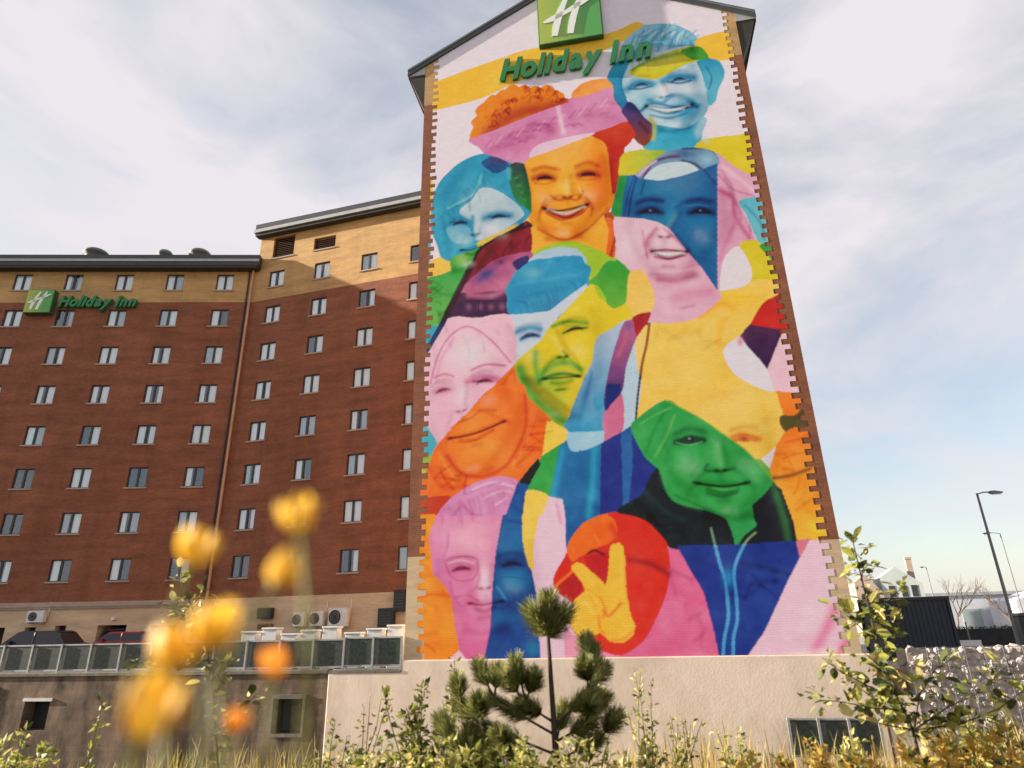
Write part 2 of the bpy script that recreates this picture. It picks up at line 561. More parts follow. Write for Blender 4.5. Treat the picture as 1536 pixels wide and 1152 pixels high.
def window_meshes():
    d = {}
    b = MB()                                   # outer frame with mullion
    x0, x1, z0, z1, t = -WW / 2, WW / 2, -WH / 2, WH / 2, 0.06
    b.box(x0, x0 + t, -0.04, 0.04, z0, z1)
    b.box(x1 - t, x1, -0.04, 0.04, z0, z1)
    b.box(x0 + t, x1 - t, -0.04, 0.04, z1 - t, z1)
    b.box(x0 + t, x1 - t, -0.04, 0.04, z0, z0 + t)
    b.box(-0.065, 0.065, -0.045, 0.045, z0 + t, z1 - t)
    d['frame'] = b.mesh('window_frame', M['frame'])
    b = MB()
    w = WW / 2 - t - 0.065
    b.box(-w / 2, w / 2, -0.006, 0.006, z0 + t, z1 - t)
    d['pane'] = b.mesh('pane', M['glass'])
    for nm, mt in (('curtain', M['curtain']), ('curtain2', M['curtain2'])):
        b = MB()
        n = 12
        for k in range(n):
            xa, xb = -w / 2 + w * k / n, -w / 2 + w * (k + 1) / n
            ya, yb = 0.012 * math.sin(k * 1.9), 0.012 * math.sin((k + 1) * 1.9)
            b.quad((xa, ya, z0 + t), (xb, yb, z0 + t), (xb, yb, z1 - t), (xa, ya, z1 - t))
        d[nm] = b.mesh(nm, mt)
    b = MB()
    b.box(-WW / 2 - 0.1, WW / 2 + 0.1, -0.07, WD - 0.03, -WH / 2 - 0.09, -WH / 2 + 0.005)
    d['sill'] = b.mesh('sill', M['sill'])
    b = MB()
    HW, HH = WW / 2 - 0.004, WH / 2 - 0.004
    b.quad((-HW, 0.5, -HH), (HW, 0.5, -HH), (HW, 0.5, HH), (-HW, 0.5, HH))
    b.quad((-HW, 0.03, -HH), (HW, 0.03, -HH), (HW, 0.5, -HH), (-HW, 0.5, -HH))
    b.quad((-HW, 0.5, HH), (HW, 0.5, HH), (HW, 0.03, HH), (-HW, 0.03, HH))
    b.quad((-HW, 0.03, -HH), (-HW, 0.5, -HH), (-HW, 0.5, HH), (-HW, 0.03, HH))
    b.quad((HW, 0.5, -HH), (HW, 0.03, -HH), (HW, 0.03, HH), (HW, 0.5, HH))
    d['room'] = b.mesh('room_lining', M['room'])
    return d


WM = window_meshes()


def add_window(parent, x, z, lower=False):
    f = obj('window', WM['frame'], parent, (x, WD - 0.05, z))
    for sx in (-1, 1):
        cx = sx * (WW / 4 + 0.002)
        obj('pane', WM['pane'], f, (cx, 0.012, 0))
        u = random.random()
        if u < 0.93 - 0.25 * lower:
            me = WM['curtain2'] if random.random() < (0.4 if lower else 0.16) else WM['curtain']
            k = obj('curtain', me, f, (cx, 0.045, 0))
            if random.random() < 0.25:          # partly drawn
                q = random.uniform(0.55, 0.85)
                k.scale = (q, 1, 1)
                k.location.x = cx + sx * (1 - q) * 0.2
    obj('sill', WM['sill'], f, (0, -(WD - 0.05), 0))
    obj('room_lining', WM['room'], f)
    return f


def wall_with_holes(name, parent, x0, x1, z0, z1, holes, bands, back=None):
    """front wall at y=0 with openings (xa, xb, za, zb, depth) and horizontal material bands [(z_low, material)]"""
    xb = sorted({x0, x1} | {h[0] for h in holes} | {h[1] for h in holes})
    zb = sorted({z0, z1} | {h[2] for h in holes} | {h[3] for h in holes} | {q[0] for q in bands if z0 < q[0] < z1})
    b = MB()
    for i in range(len(xb) - 1):
        for j in range(len(zb) - 1):
            cx, cz = (xb[i] + xb[i + 1]) / 2, (zb[j] + zb[j + 1]) / 2
            if any(h[0] < cx < h[1] and h[2] < cz < h[3] for h in holes):
                continue
            b.use([q[1] for q in bands if q[0] <= cz][-1])
            b.quad((xb[i], 0, zb[j]), (xb[i + 1], 0, zb[j]), (xb[i + 1], 0, zb[j + 1]), (xb[i], 0, zb[j + 1]))
    for xa, xc, za, zc, dp in holes:
        b.use([q[1] for q in bands if q[0] <= (za + zc) / 2][-1])
        b.quad((xa, 0, za), (xa, dp, za), (xa, dp, zc), (xa, 0, zc))
        b.quad((xc, dp, za), (xc, 0, za), (xc, 0, zc), (xc, dp, zc))
        b.quad((xa, dp, zc), (xc, dp, zc), (xc, 0, zc), (xa, 0, zc))
        b.quad((xa, 0, za), (xc, 0, za), (xc, dp, za), (xa, dp, za))
    return b.build(name, None, parent)


# ------------------------------------------------------------------ hotel, left wing (facing the camera)
ROWS = [24.15 - 2.9 * i for i in range(8)]
LW = thing('hotel_wing', 'long red brick hotel wing with buff top storey and flat dark eaves', 'building', CORNER, PL)
cols_l = [-(2.24 + 3.617 * i) for i in range(7)]
holes = []
for i, z in enumerate(ROWS):
    for x in cols_l:
        holes.append((x - WW / 2, x + WW / 2, z - WH / 2, z + WH / 2, WD + 0.02))
# ground storey openings
low_open = [(-12.6, -11.9, -0.6, 0.62, 0.5), (-10.75, -10.1, -0.5, 0.6, 0.5), (-9.0, -8.35, -0.6, 0.66, 0.5), (-6.5, -4.8, -1.15, 0.63, 3.0), (-3.35, -1.9, -1.15, 0.56, 1.5)]
holes += low_open
bands = [(-5, M['stonebuff']), (2.0, M['brick']), (22.5, M['beige'])]
wall_with_holes('wall', LW, -26, 0.0, TERR, 25.3, holes, bands)
for i, z in enumerate(ROWS):
    for x in cols_l:
        add_window(LW, x, z, lower=i > 4)
for xa, xb, za, zb, dp in low_open:
    b = MB(); b.box(xa - 0.05, xb + 0.05, dp - 0.02, dp + 0.1, za, zb + 0.05)
    b.build('dark_opening', M['dark'], LW)
b = MB(); b.box(-26, -0.02, -0.16, 0.0, 1.72, 1.99); b.box(-26, -0.02, -0.1, 0.0, 1.60, 1.72)
b.build('string_course', M['sill'], LW)
b = MB(); b.box(-26, 0.3, -0.62, 14, 25.25, 26.1); b.build('fascia', M['fascia'], LW)
b = MB(); b.box(-26, 0.28, -0.70, -0.622, 25.52, 25.72); b.build('gutter', M['fascia_light'], LW)
b = MB(); b.box(-26, 0.2, -0.60, 0.0, 25.03, 25.248); b.build('soffit', M['soffit'], LW)
b = MB(); b.box(-26, -25.7, 0.001, 14, TERR, 25.24); b.build('end_wall', M['brick'], LW)
for x, r_ in ((-12.3, 0.9), (-7.25, 0.55), (-4.65, 0.8)):
    b = MB()
    b.lathe([(r_ * 0.82, 0), (r_ * 0.82, 0.62), (r_, 0.66), (r_ * 0.97, 0.8), (r_ * 0.8, 0.96), (r_ * 0.45, 1.08), (0.02, 1.12)], 20, (x, 0.55, 26.1))
    b.build('roof_cowl', M['roof'], LW, smooth=True)
b = MB(); b.tube([(-0.22, -0.14, 1.6), (-0.22, -0.14, 25.1)], 0.09, 10)
b.build('downpipe', M['copper'], LW)
b = MB(); b.tube([(-0.5, -0.07, 1.6), (-0.5, -0.07, 25.1)], 0.05, 8)
b.build('cable_conduit', M['black'], LW)
b = MB(); b.lathe([(0.02, 0.16), (0.1, 0.14), (0.14, 0.0), (0.02, 0.0)], 12, (-5.6, -0.12, 0.92)); b.build('bulkhead_lamp', M['white'], LW)

# ------------------------------------------------------------------ hotel, taller middle block
MW = thing('hotel_block', 'taller red brick hotel block with buff top and louvred vents under the eaves', 'building', CORNER, PM)
cols_m = [1.755 + 3.7445 * i for i in range(4)]
holes = [(x - WW / 2, x + WW / 2, z - WH / 2, z + WH / 2, WD + 0.02) for z in ROWS for x in cols_m]
vents = [(1.15, 2.95, 25.95, 27.75), (4.62, 6.4, 25.95, 26.95)]
holes += [(a, c, d, e, 0.3) for a, c, d, e in vents]
wall_with_holes('wall', MW, 0.0, 17, TERR, 28.3, holes, bands)
for i, z in enumerate(ROWS):
    for x in cols_m:
        add_window(MW, x, z, lower=i > 6)
for a, c, d, e in vents:
    b = MB(); b.box(a - 0.02, c + 0.02, 0.24, 0.29, d - 0.02, e + 0.02)
    v = b.build('vent', M['dark'], MW)
    n = int((e - d) / 0.16)
    b = MB()
    b.quad((a, 0.06, 0.0), (c, 0.06, 0.0), (c, 0.2, 0.1), (a, 0.2, 0.1))
    b.quad((a, 0.2, 0.115), (c, 0.2, 0.115), (c, 0.06, 0.015), (a, 0.06, 0.015))
    b.quad((a, 0.06, 0.0), (a, 0.06, 0.015), (c, 0.06, 0.015), (c, 0.06, 0.0))
    sl = b.mesh('slat', M['pipe'])
    for k in range(n):
        obj('slat', sl, v, (0, 0, d + 0.02 + k * 0.16))
    b = MB(); b.box(a - 0.08, c + 0.08, -0.06, 0.1, d - 0.1, d - 0.002); b.build('sill', M['sill'], v)
b = MB(); b.box(-0.25, 17, -0.5, 14, 28.02, 28.86); b.build('fascia', M['fascia'], MW)
b = MB(); b.box(-0.28, 17, -0.6, -0.502, 28.1, 28.36); b.build('gutter', M['fascia_light'], MW)
b = MB(); b.box(-0.2, 17, -0.49, 0.0, 27.85, 28.018); b.build('soffit', M['soffit'], MW)
b = MB(); b.box(-0.0, 0.35, 0.001, 14, TERR, 28.0); b.build('end_wall', M['beige'], MW)

# ------------------------------------------------------------------ gable block with the mural
GB = thing('gable_block', 'tall hotel gable end painted with a huge colourful mural of overlapping faces', 'building', GABLE, PU)
GW = 14.075
EAVE, SLOPE = 25.0, 0.555
APEX = EAVE + 0.02 + GW / 2 * SLOPE
b = MB()


def rake(x):
    return EAVE + min(x, GW - x) * SLOPE


for (za, zb, mt) in ((LOW - 0.3, 2.36, M['stonebuff']), (2.36, 22.55, M['brick'])):
    if za < -0.93:
        za = -0.93
    b.use(mt).quad((0, 0, za), (GW, 0, za), (GW, 0, zb), (0, 0, zb))
b.use(M['beige'])
i0 = len(b.v)
b.v += [(0, 0, 22.55), (GW, 0, 22.55), (GW, 0, EAVE), (GW / 2, 0, APEX), (0, 0, EAVE)]
b.f.append((i0, i0 + 1, i0 + 2, i0 + 3, i0 + 4)); b.mi.append(b.cur)
for x, sgn in ((0, 1), (GW, -1)):
    for za, zb, mt in ((-0.93, 2.36, M['stonebuff']), (2.36, 22.55, M['brick']), (22.55, EAVE, M['beige'])):
        q = [(x, 20, za), (x, 0, za), (x, 0, zb), (x, 20, zb)]
        b.use(mt).quad(*(q if sgn > 0 else q[::-1]))
b.build('wall', None, GB)
# roof slopes with overhang
for sgn in (-1, 1):
    b = MB()
    xe = -0.85 if sgn < 0 else GW + 0.85
    ze = EAVE - 0.85 * SLOPE
    xm = GW / 2
    za = APEX + 0.02
    b.use(M['roof'])
    b.prism([(xe, ze + 0.32), (xm, za + 0.32), (xm, za + 0.2), (xe, ze + 0.2)] if sgn < 0 else [(xm, za + 0.32), (xe, ze + 0.32), (xe, ze + 0.2), (xm, za + 0.2)], -0.10, 20)
    b.build('roof_slope', None, GB)
    b = MB()
    pts = [(xe, ze + 0.19), (xm, za + 0.19), (xm, za - 0.06), (xe, ze - 0.06)]
    b.prism(pts if sgn < 0 else [(x, z) for x, z in pts[::-1]], -0.075, -0.012)
    b.build('bargeboard', M['fascia'], GB)
    b = MB()
    xa, xb = (xe, -0.002) if sgn < 0 else (GW + 0.002, xe)
    b.box(xa + 0.02, xb - 0.0, 0.01, 20, ze - 0.16, ze - 0.07)
    b.build('soffit', M['soffit'], GB)
    b = MB(); b.prism([(xe, ze - 0.075), (xe, ze + 0.18), ((-0.01 if sgn < 0 else GW + 0.01), EAVE + 0.12), ((-0.01 if sgn < 0 else GW + 0.01), ze - 0.075)], -0.008, 0.1)
    b.build('eave_end', M['fascia_light'], GB)
    b = MB()                                     # tapering bracket below the box eave
    xw = -0.003 if sgn < 0 else GW + 0.003
    b.prism([(xe + 0.08 * -sgn, ze - 0.165), (xw, ze - 0.165), (xw, ze - 2.1), (xw + sgn * 0.04, ze - 2.1)][:: 1 if sgn < 0 else -1], 0.02, 1.2)
    b.build('eave_bracket', M['soffit'], GB)

# ------------------------------------------------------------------ the mural: flat paint on the gable wall
# the design is laid out on a drawing sheet (u, v); HMX maps wall metres (x, z) to that sheet
HMX = np.array([38.165314, 11.93618, 607.513149, -8.186917, -32.196569, 944.626259, -0.007659065, 0.016753304])
STEP = 0.03
X0M, X1M, Z0M = 0.36, 13.80, -0.925
ns = int(round((X1M - X0M) / STEP)) + 1
nz = int(round((29.6 - Z0M) / STEP)) + 1
gx = X0M + STEP * np.arange(ns)
gz = Z0M + STEP * np.arange(nz)
GX, GZ = np.meshgrid(gx, gz)
h_ = HMX
den = h_[6] * GX + h_[7] * GZ + 1
US = (h_[0] * GX + h_[1] * GZ + h_[2]) / den
VS = (h_[3] * GX + h_[4] * GZ + h_[5]) / den
PAPER = 1.02                                        # brightness scale from poster colours to paint reflectance


def paint(c):
    return np.clip(lin(c) / PAPER, 0, 0.9)


CANVAS = np.zeros((nz, ns, 3)) + paint((238, 229, 240))
PAINTED = np.zeros((nz, ns), bool)


class Sheet:
    """one tile of the drawing sheet, 4.8 units to a sheet unit"""

    def __init__(s, ox, oy, k=4.8):
        s.o = np.array([ox, oy], float); s.k = k; s.clip = None

    def pts(s, p):
        return np.array(p, float) / s.k + s.o

    def sub(s, q, pad):
        lo, hi = q.min(0) - pad, q.max(0) + pad
        mk = (US >= lo[0]) & (US <= hi[0]) & (VS >= lo[1]) & (VS <= hi[1])
        return np.nonzero(mk)

    def inside(s, q, ii):
        x, y = US[ii], VS[ii]
        r_ = np.zeros(x.shape, bool)
        n = len(q)
        for k in range(n):
            (xa, ya), (xb, yb) = q[k], q[(k + 1) % n]
            if ya == yb:
                continue
            c = ((ya > y) != (yb > y)) & (x < (xb - xa) * (y - ya) / (yb - ya) + xa)
            r_ ^= c
        return r_

    def curve(s, q, closed):
        n = len(q); out = []
        rngk = range(n) if closed else range(n - 1)
        for k in rngk:
            if closed:
                p0, p1, p2, p3 = q[k - 1], q[k], q[(k + 1) % n], q[(k + 2) % n]
            else:
                p0, p1, p2, p3 = q[max(k - 1, 0)], q[k], q[k + 1], q[min(k + 2, n - 1)]
            for u in np.arange(5) / 5:
                out.append(0.5 * (2 * p1 + (p2 - p0) * u + (2 * p0 - 5 * p1 + 4 * p2 - p3) * u * u + (3 * p1 - p0 - 3 * p2 + p3) * u ** 3))
        if not closed:
            out.append(q[-1])
        return np.array(out)

    def poly(s, p, c, c2=None, axis=(0, 1), smooth=True, alpha=1.0, clip=False):
        """filled shape; c2 fades in along an axis"""
        q = s.pts(p)
        if smooth:
            q = s.curve(q, True)
        ii = s.sub(q, 1)
        mk = s.inside(q, ii)
        ii = (ii[0][mk], ii[1][mk])
        if not len(ii[0]):
            return s
        cc = paint(c)
        if c2 is not None:
            a = np.array(axis, float); a /= np.linalg.norm(a)
            t = US[ii] * a[0] + VS[ii] * a[1]
            qq = q @ a
            t = np.clip((t - qq.min()) / (qq.max() - qq.min() + 1e-9), 0, 1)[:, None]
            cc = paint(c) * (1 - t) + paint(c2) * t
        CANVAS[ii] = CANVAS[ii] * (1 - alpha) + cc * alpha
        PAINTED[ii] = True
        s.clip = np.zeros(US.shape, bool)
        s.clip[ii] = True
        return s

    def stroke(s, p, w, c, alpha=0.9, clip=True, hard=False):
        q = s.curve(s.pts(p), False)
        w = w / s.k
        ii = s.sub(q, w * 1.4)
        x, y = US[ii], VS[ii]
        d = np.full(x.shape, 1e9)
        for k in range(len(q) - 1):
            a, b_ = q[k], q[k + 1]
            ab = b_ - a
            t = np.clip(((x - a[0]) * ab[0] + (y - a[1]) * ab[1]) / (ab @ ab + 1e-9), 0, 1)
            d = np.minimum(d, np.hypot(x - a[0] - t * ab[0], y - a[1] - t * ab[1]))
        e = d / (w / 2)
        al = np.clip((1.15 - e) / 0.3, 0, 1) if hard else np.exp(-(e ** 2) * 1.3)
        s._mix(ii, al * alpha, c, clip)
        return s

    def blob(s, cx, cy, rx, ry, c, alpha=0.8, ang=0.0, clip=True):
        q = s.pts([(cx - 1.6 * max(rx, ry), cy - 1.6 * max(rx, ry)), (cx + 1.6 * max(rx, ry), cy + 1.6 * max(rx, ry))])
        ii = s.sub(q, 0)
        o = s.pts((cx, cy))
        dx, dy = (US[ii] - o[0]) * s.k, (VS[ii] - o[1]) * s.k
        ca, sa = math.cos(ang), math.sin(ang)
        e = ((dx * ca + dy * sa) / rx) ** 2 + ((-dx * sa + dy * ca) / ry) ** 2
        s._mix(ii, np.exp(-e * 1.2) * alpha, c, clip)
        return s

    def _mix(s, ii, al, c, clip):
        if clip and s.clip is not None:
            al = al * s.clip[ii]
        al = al[:, None]
        CANVAS[ii] = CANVAS[ii] * (1 - al) + paint(c) * al


def deepen(ii, al, k):
    """darker, richer paint of the same hue"""
    CANVAS[ii] = np.clip(CANVAS[ii], 0.004, 0.95) ** (1 + k * al[:, None]) * (1 - 0.25 * al[:, None])


def tone_stroke(S, p, w, k, alpha=1.0):
    q = S.curve(S.pts(p), False)
    w = w / S.k
    ii = S.sub(q, w * 1.3)
    x, y = US[ii], VS[ii]
    d = np.full(x.shape, 1e9)
    for j in range(len(q) - 1):
        a, b_ = q[j], q[j + 1]
        ab = b_ - a
        t = np.clip(((x - a[0]) * ab[0] + (y - a[1]) * ab[1]) / (ab @ ab + 1e-9), 0, 1)
        d = np.minimum(d, np.hypot(x - a[0] - t * ab[0], y - a[1] - t * ab[1]))
    al = np.exp(-((d / (w / 2)) ** 2) * 1.3) * alpha
    if k >= 0:
        deepen(ii, al, k)
    else:
        al = al[:, None]
        CANVAS[ii] = CANVAS[ii] * (1 - al) + al * (CANVAS[ii] * 0.3 + 0.62)


def face(S, el, er, n, ml, mc, mr, ch, k=1.0, teeth=True, light=0.3, brow=1.0, fold=0.5, right_eye=True, jaw=1.0):
    """photographic tones of a face from its landmarks"""
    V = lambda p: np.array(p, float)
    el, er, n, ml, mc, mr, ch = map(V, (el, er, n, ml, mc, mr, ch))
    ex = er - el
    u = np.linalg.norm(ex)
    ex = ex / u
    dn = V((-ex[1], ex[0]))
    L = lambda pts, w, kk, al=1.0: tone_stroke(S, [tuple(p_) for p_ in pts], w * u, kk * k if kk > 0 else kk, al)
    br = (el + er) / 2
    # broad planes
    L([br - dn * 0.55 * u - ex * 0.2 * u, br - dn * 0.6 * u + ex * 0.3 * u], 0.55, -1, light * 0.4)
    for e in (el, er):
        L([e + dn * 0.45 * u - ex * 0.06 * u, e + dn * 0.5 * u + ex * 0.06 * u], 0.3, -1, light)
    L([br + dn * 0.1 * u, n - dn * 0.06 * u], 0.12, -1, light)
    L([er + ex * 0.42 * u - dn * 0.3 * u, er + ex * 0.45 * u + dn * 0.4 * u, mr + ex * 0.36 * u, ch + ex * 0.32 * u - dn * 0.05 * u], 0.36, 0.8, 0.6 * jaw)
    L([el - ex * 0.42 * u - dn * 0.2 * u, el - ex * 0.4 * u + dn * 0.4 * u, ml - ex * 0.3 * u, ch - ex * 0.35 * u - dn * 0.05 * u], 0.22, 0.7, 0.45 * jaw)
    L([ch - ex * 0.4 * u, ch + dn * 0.06 * u, ch + ex * 0.4 * u], 0.16, 0.9, 0.5 * jaw)
    for e in ((el, er) if right_eye else (el,)):
        L([e - ex * 0.2 * u, e - dn * 0.04 * u, e + ex * 0.2 * u], 0.25, 0.7, 0.55)
        L([e - ex * 0.16 * u + dn * 0.03 * u, e - dn * 0.035 * u, e + ex * 0.16 * u + dn * 0.025 * u], 0.055, 1.9, 0.95)
        L([e - ex * 0.07 * u + dn * 0.01 * u, e + ex * 0.07 * u + dn * 0.01 * u], 0.07, 1.5, 0.8)
        if brow:
            L([e - ex * 0.24 * u - dn * 0.17 * u, e - dn * 0.24 * u, e + ex * 0.24 * u - dn * 0.19 * u], 0.12, 0.9 * brow, 0.6)
    L([br + ex * 0.1 * u, n + ex * 0.12 * u - dn * 0.1 * u], 0.14, 0.5, 0.5)
    L([n - ex * 0.13 * u + dn * 0.01 * u, n + dn * 0.05 * u, n + ex * 0.14 * u], 0.10, 0.8, 0.6)
    for sg in (-1, 1):
        q = n + ex * 0.075 * u * sg + dn * 0.03 * u
        L([q - ex * 0.02 * u, q + ex * 0.02 * u], 0.055, 1.8, 0.85)
    L([n + dn * 0.13 * u, n + dn * 0.2 * u], 0.14, 0.5, 0.4)
    if fold:
        for sg, c in ((-1, ml), (1, mr)):
            L([n + ex * 0.22 * u * sg, (n + ex * 0.34 * u * sg + c) / 2, c + ex * 0.12 * u * sg + dn * 0.08 * u], 0.12, 0.8, fold)
    if teeth:
        L([ml, mc + dn * 0.05 * u, mr], 0.17, 0.9, 0.8)
        L([ml * 0.88 + mc * 0.12, mc + dn * 0.025 * u, mr * 0.88 + mc * 0.12], 0.085, -1, 0.8)
        L([ml, mc - dn * 0.04 * u, mr], 0.045, 1.6, 0.85)
        L([ml * 0.8 + mc * 0.2 + dn * 0.05 * u, mc + dn * 0.11 * u, mr * 0.8 + mc * 0.2 + dn * 0.05 * u], 0.06, 1.3, 0.8)
        for j in range(6):
            tp = ml * (0.80 - 0.12 * j) + mr * (0.20 + 0.12 * j) + (mc - (ml + mr) / 2) * 0.9
            L([tp - dn * 0.015 * u, tp + dn * 0.055 * u], 0.014, 0.7, 0.4)
    else:
        L([ml, mc, mr], 0.045, 2.2, 0.95)
        L([ml, mc - dn * 0.06 * u, mr], 0.10, 0.6, 0.5)
        L([ml * 0.6 + mc * 0.4 + dn * 0.09 * u, mc + dn * 0.13 * u, mr * 0.6 + mc * 0.4 + dn * 0.09 * u], 0.10, 0.9, 0.7)
    for c in (ml, mr):
        L([c - ex * 0.03 * u, c + ex * 0.03 * u], 0.09, 1.1, 0.7)
    L([mc + dn * 0.25 * u - ex * 0.1 * u, mc + dn * 0.26 * u + ex * 0.1 * u], 0.12, 0.6, 0.5)
    L([ch - dn * 0.1 * u - ex * 0.08 * u, ch - dn * 0.1 * u + ex * 0.08 * u], 0.18, -1, light)


def draw_mural():
    A, B, C, D = Sheet(620, 0), Sheet(880, 0), Sheet(620, 200), Sheet(880, 200)
    E, F, G, H = Sheet(620, 400), Sheet(900, 400), Sheet(610, 580), Sheet(920, 580)
    I, J, K = Sheet(600, 780), Sheet(800, 780), Sheet(980, 780)
    # --- yellow bands
    A.poly([(60, 640), (165, 610), (400, 520), (620, 445), (840, 375), (1390, 265), (1600, 180), (1600, 225), (1250, 400), (960, 490), (700, 590), (480, 690), (165, 772), (60, 800)], (255, 196, 62))
    B.poly([(860, 280), (985, 250), (1150, 225), (1150, 420), (1030, 410), (830, 420), (700, 350)], (255, 200, 66))
    D.poly([(760, 85), (1150, 30), (1400, 10), (1400, 300), (1190, 290), (1120, 270), (940, 150)], (228, 206, 36))
    D.poly([(240, 180), (480, 130), (560, 130), (420, 240), (250, 300)], (228, 206, 44), (150, 190, 60), (1, 0))
    # --- cyan woman, top right
    B.poly([(240, 470), (330, 240), (470, 195), (640, 200), (740, 250), (780, 320), (760, 360), (480, 370), (300, 450)], (150, 202, 222))
    for k in range(9):
        a = k / 8
        B.stroke([(300 + 330 * a, 420 - 60 * a), (360 + 300 * a, 300 - 30 * a), (460 + 230 * a, 215 + 20 * a)], 16, (35, 150, 190) if k % 2 else (215, 226, 236), 0.75)
    for k in range(22):
        x = 300 + 21 * k; y = 330 - 110 * math.sin(math.pi * (k + 2) / 25)
        B.stroke([(x, y + 60), (x + random.uniform(5, 40), y), (x + random.uniform(20, 90), y - random.uniform(20, 60))], random.uniform(8, 18), random.choice(((60, 170, 205), (130, 200, 222), (40, 140, 185))), 0.6, clip=False)
    B.stroke([(440, 330), (560, 300), (640, 330), (760, 330)], 70, (40, 150, 195), 0.6)
    B.poly([(255, 560), (290, 470), (480, 390), (760, 330), (830, 470), (862, 640), (850, 760), (800, 860), (740, 910), (600, 940), (480, 890), (390, 790), (300, 670)], (196, 222, 236))
    B.blob(720, 780, 130, 130, (38, 168, 205), 0.95).blob(430, 740, 90, 70, (60, 180, 212), 0.85)
    B.blob(560, 640, 60, 50, (235, 228, 236), 0.9).blob(740, 640, 90, 40, (226, 228, 238), 0.8)
    B.stroke([(300, 640), (370, 590), (480, 605)], 58, (30, 160, 200)).stroke([(310, 640), (390, 640), (470, 620)], 16, (20, 110, 160))
    B.stroke([(545, 585), (640, 545), (770, 560)], 68, (28, 158, 200)).stroke([(580, 590), (670, 600), (750, 580)], 16, (20, 105, 160))
    B.stroke([(610, 690), (690, 690), (800, 760)], 40, (20, 140, 185), 0.8).stroke([(440, 720), (540, 740), (600, 700)], 34, (24, 145, 190), 0.8)
    B.stroke([(390, 800), (470, 745), (600, 765), (700, 770), (790, 770)], 26, (18, 120, 170))
    B.stroke([(470, 778), (580, 792), (700, 785)], 20, (238, 240, 244)).stroke([(460, 830), (590, 850), (720, 815)], 22, (20, 140, 185), 0.8)
    B.blob(600, 900, 80, 25, (200, 225, 235), 0.8)
    B.poly([(790, 420), (900, 425), (955, 500), (955, 570), (920, 640), (890, 740), (860, 640), (825, 520)], (34, 156, 198), (110, 200, 222))
    B.stroke([(860, 480), (900, 560), (880, 640)], 14, (20, 110, 160))
    B.poly([(175, 560), (230, 455), (310, 430), (262, 560), (245, 640), (265, 760), (225, 790), (185, 730), (200, 640)], (46, 166, 204), (22, 116, 170))
    B.poly([(480, 900), (700, 925), (830, 860), (800, 960), (770, 1060), (560, 1080), (440, 1060), (480, 980)], (44, 172, 206), (70, 180, 210))
    B.stroke([(830, 870), (800, 960), (860, 1010)], 60, (205, 225, 236), 0.6, clip=False)
    B.poly([(305, 530), (400, 450), (560, 385), (790, 330), (830, 420), (700, 470), (560, 545), (470, 572)], (216, 206, 30))
    B.stroke([(330, 500), (440, 440), (600, 400), (700, 380)], 34, (90, 165, 40), 0.8)
    B.poly([(680, 365), (810, 335), (880, 420), (800, 432), (740, 420)], (70, 165, 50))
    # --- girl with orange hair
    A.poly([(435, 1005), (500, 830), (570, 750), (680, 690), (730, 655), (860, 672), (960, 660), (1080, 722), (1110, 745), (900, 815), (600, 945)], (240, 145, 30))
    A.stroke([(540, 960), (640, 880), (780, 810), (960, 780), (1080, 740)], 130, (192, 62, 24), 0.9)
    for k in range(10):
        A.stroke([(520 + 50 * k, 850 - 14 * k), (540 + 50 * k, 800 - 12 * k), (520 + 54 * k, 760 - 10 * k)], 16, (215, 105, 22), 0.6)
    for cx_, cy_, r_ in ((480, 880, 34), (510, 800, 36), (575, 745, 40), (650, 705, 38), (720, 668, 40), (800, 668, 36), (880, 672, 34), (960, 668, 36), (1030, 700, 30)):
        A.poly([(cx_ + r_ * math.cos(t_), cy_ + r_ * math.sin(t_)) for t_ in np.arange(8) * 0.785], (238, 142, 32))
    A.poly([(1180, 655), (1250, 610), (1390, 588), (1420, 640), (1190, 700)], (246, 162, 74))
    A.poly([(430, 1000), (600, 932), (900, 810), (1100, 742), (1250, 690), (1420, 632), (1450, 720), (1530, 830), (1530, 885), (1300, 945), (1000, 1015), (880, 1065), (820, 1150), (700, 1175), (560, 1115), (490, 1050)], (222, 142, 188))
    A.stroke([(560, 1090), (700, 1010), (880, 900), (1000, 960)], 90, (198, 100, 158), 0.6).stroke([(1150, 850), (1300, 820), (1500, 870)], 80, (202, 112, 166), 0.6)
    A.stroke([(1040, 760), (1060, 860), (1080, 950)], 40, (240, 208, 226), 0.8).blob(990, 940, 45, 30, (190, 80, 140), 0.7)
    for k in range(12):
        A.stroke([(520 + 75 * k, 1060 - 26 * k), (570 + 75 * k, 1000 - 26 * k)], 14, (236, 190, 216) if k % 2 else (190, 96, 152), 0.6)
    # cyan child on the left
    C.poly([(148, 600), (165, 480), (210, 360), (300, 260), (430, 188), (560, 170), (700, 210), (800, 290), (840, 420), (835, 560), (780, 620), (640, 720), (480, 800), (420, 850), (290, 890), (240, 915), (200, 800), (160, 700)], (38, 158, 196), (52, 168, 204))
    C.stroke([(210, 560), (240, 400), (340, 290), (440, 230)], 90, (30, 140, 184), 0.6)
    C.stroke([(490, 300), (450, 420), (370, 480), (250, 540)], 24, (110, 200, 214), 0.9).stroke([(470, 380), (420, 470), (300, 530)], 14, (20, 130, 165))
    C.poly([(330, 565), (420, 480), (480, 400), (570, 398), (700, 470), (790, 560), (780, 610), (640, 700), (500, 765), (440, 760), (420, 650)], (190, 212, 226))
    C.stroke([(520, 610), (600, 585), (700, 592)], 66, (50, 160, 196)).stroke([(540, 600), (620, 600), (690, 598)], 16, (20, 110, 155))
    C.blob(560, 690, 60, 50, (226, 224, 236), 0.8)
    C.poly([(235, 690), (330, 655), (410, 690), (430, 780), (300, 790)], (150, 200, 220), alpha=0.55).stroke([(240, 640), (330, 615), (410, 640)], 60, (44, 158, 196), clip=False).stroke([(270, 640), (380, 648)], 16, (22, 118, 160), clip=False)
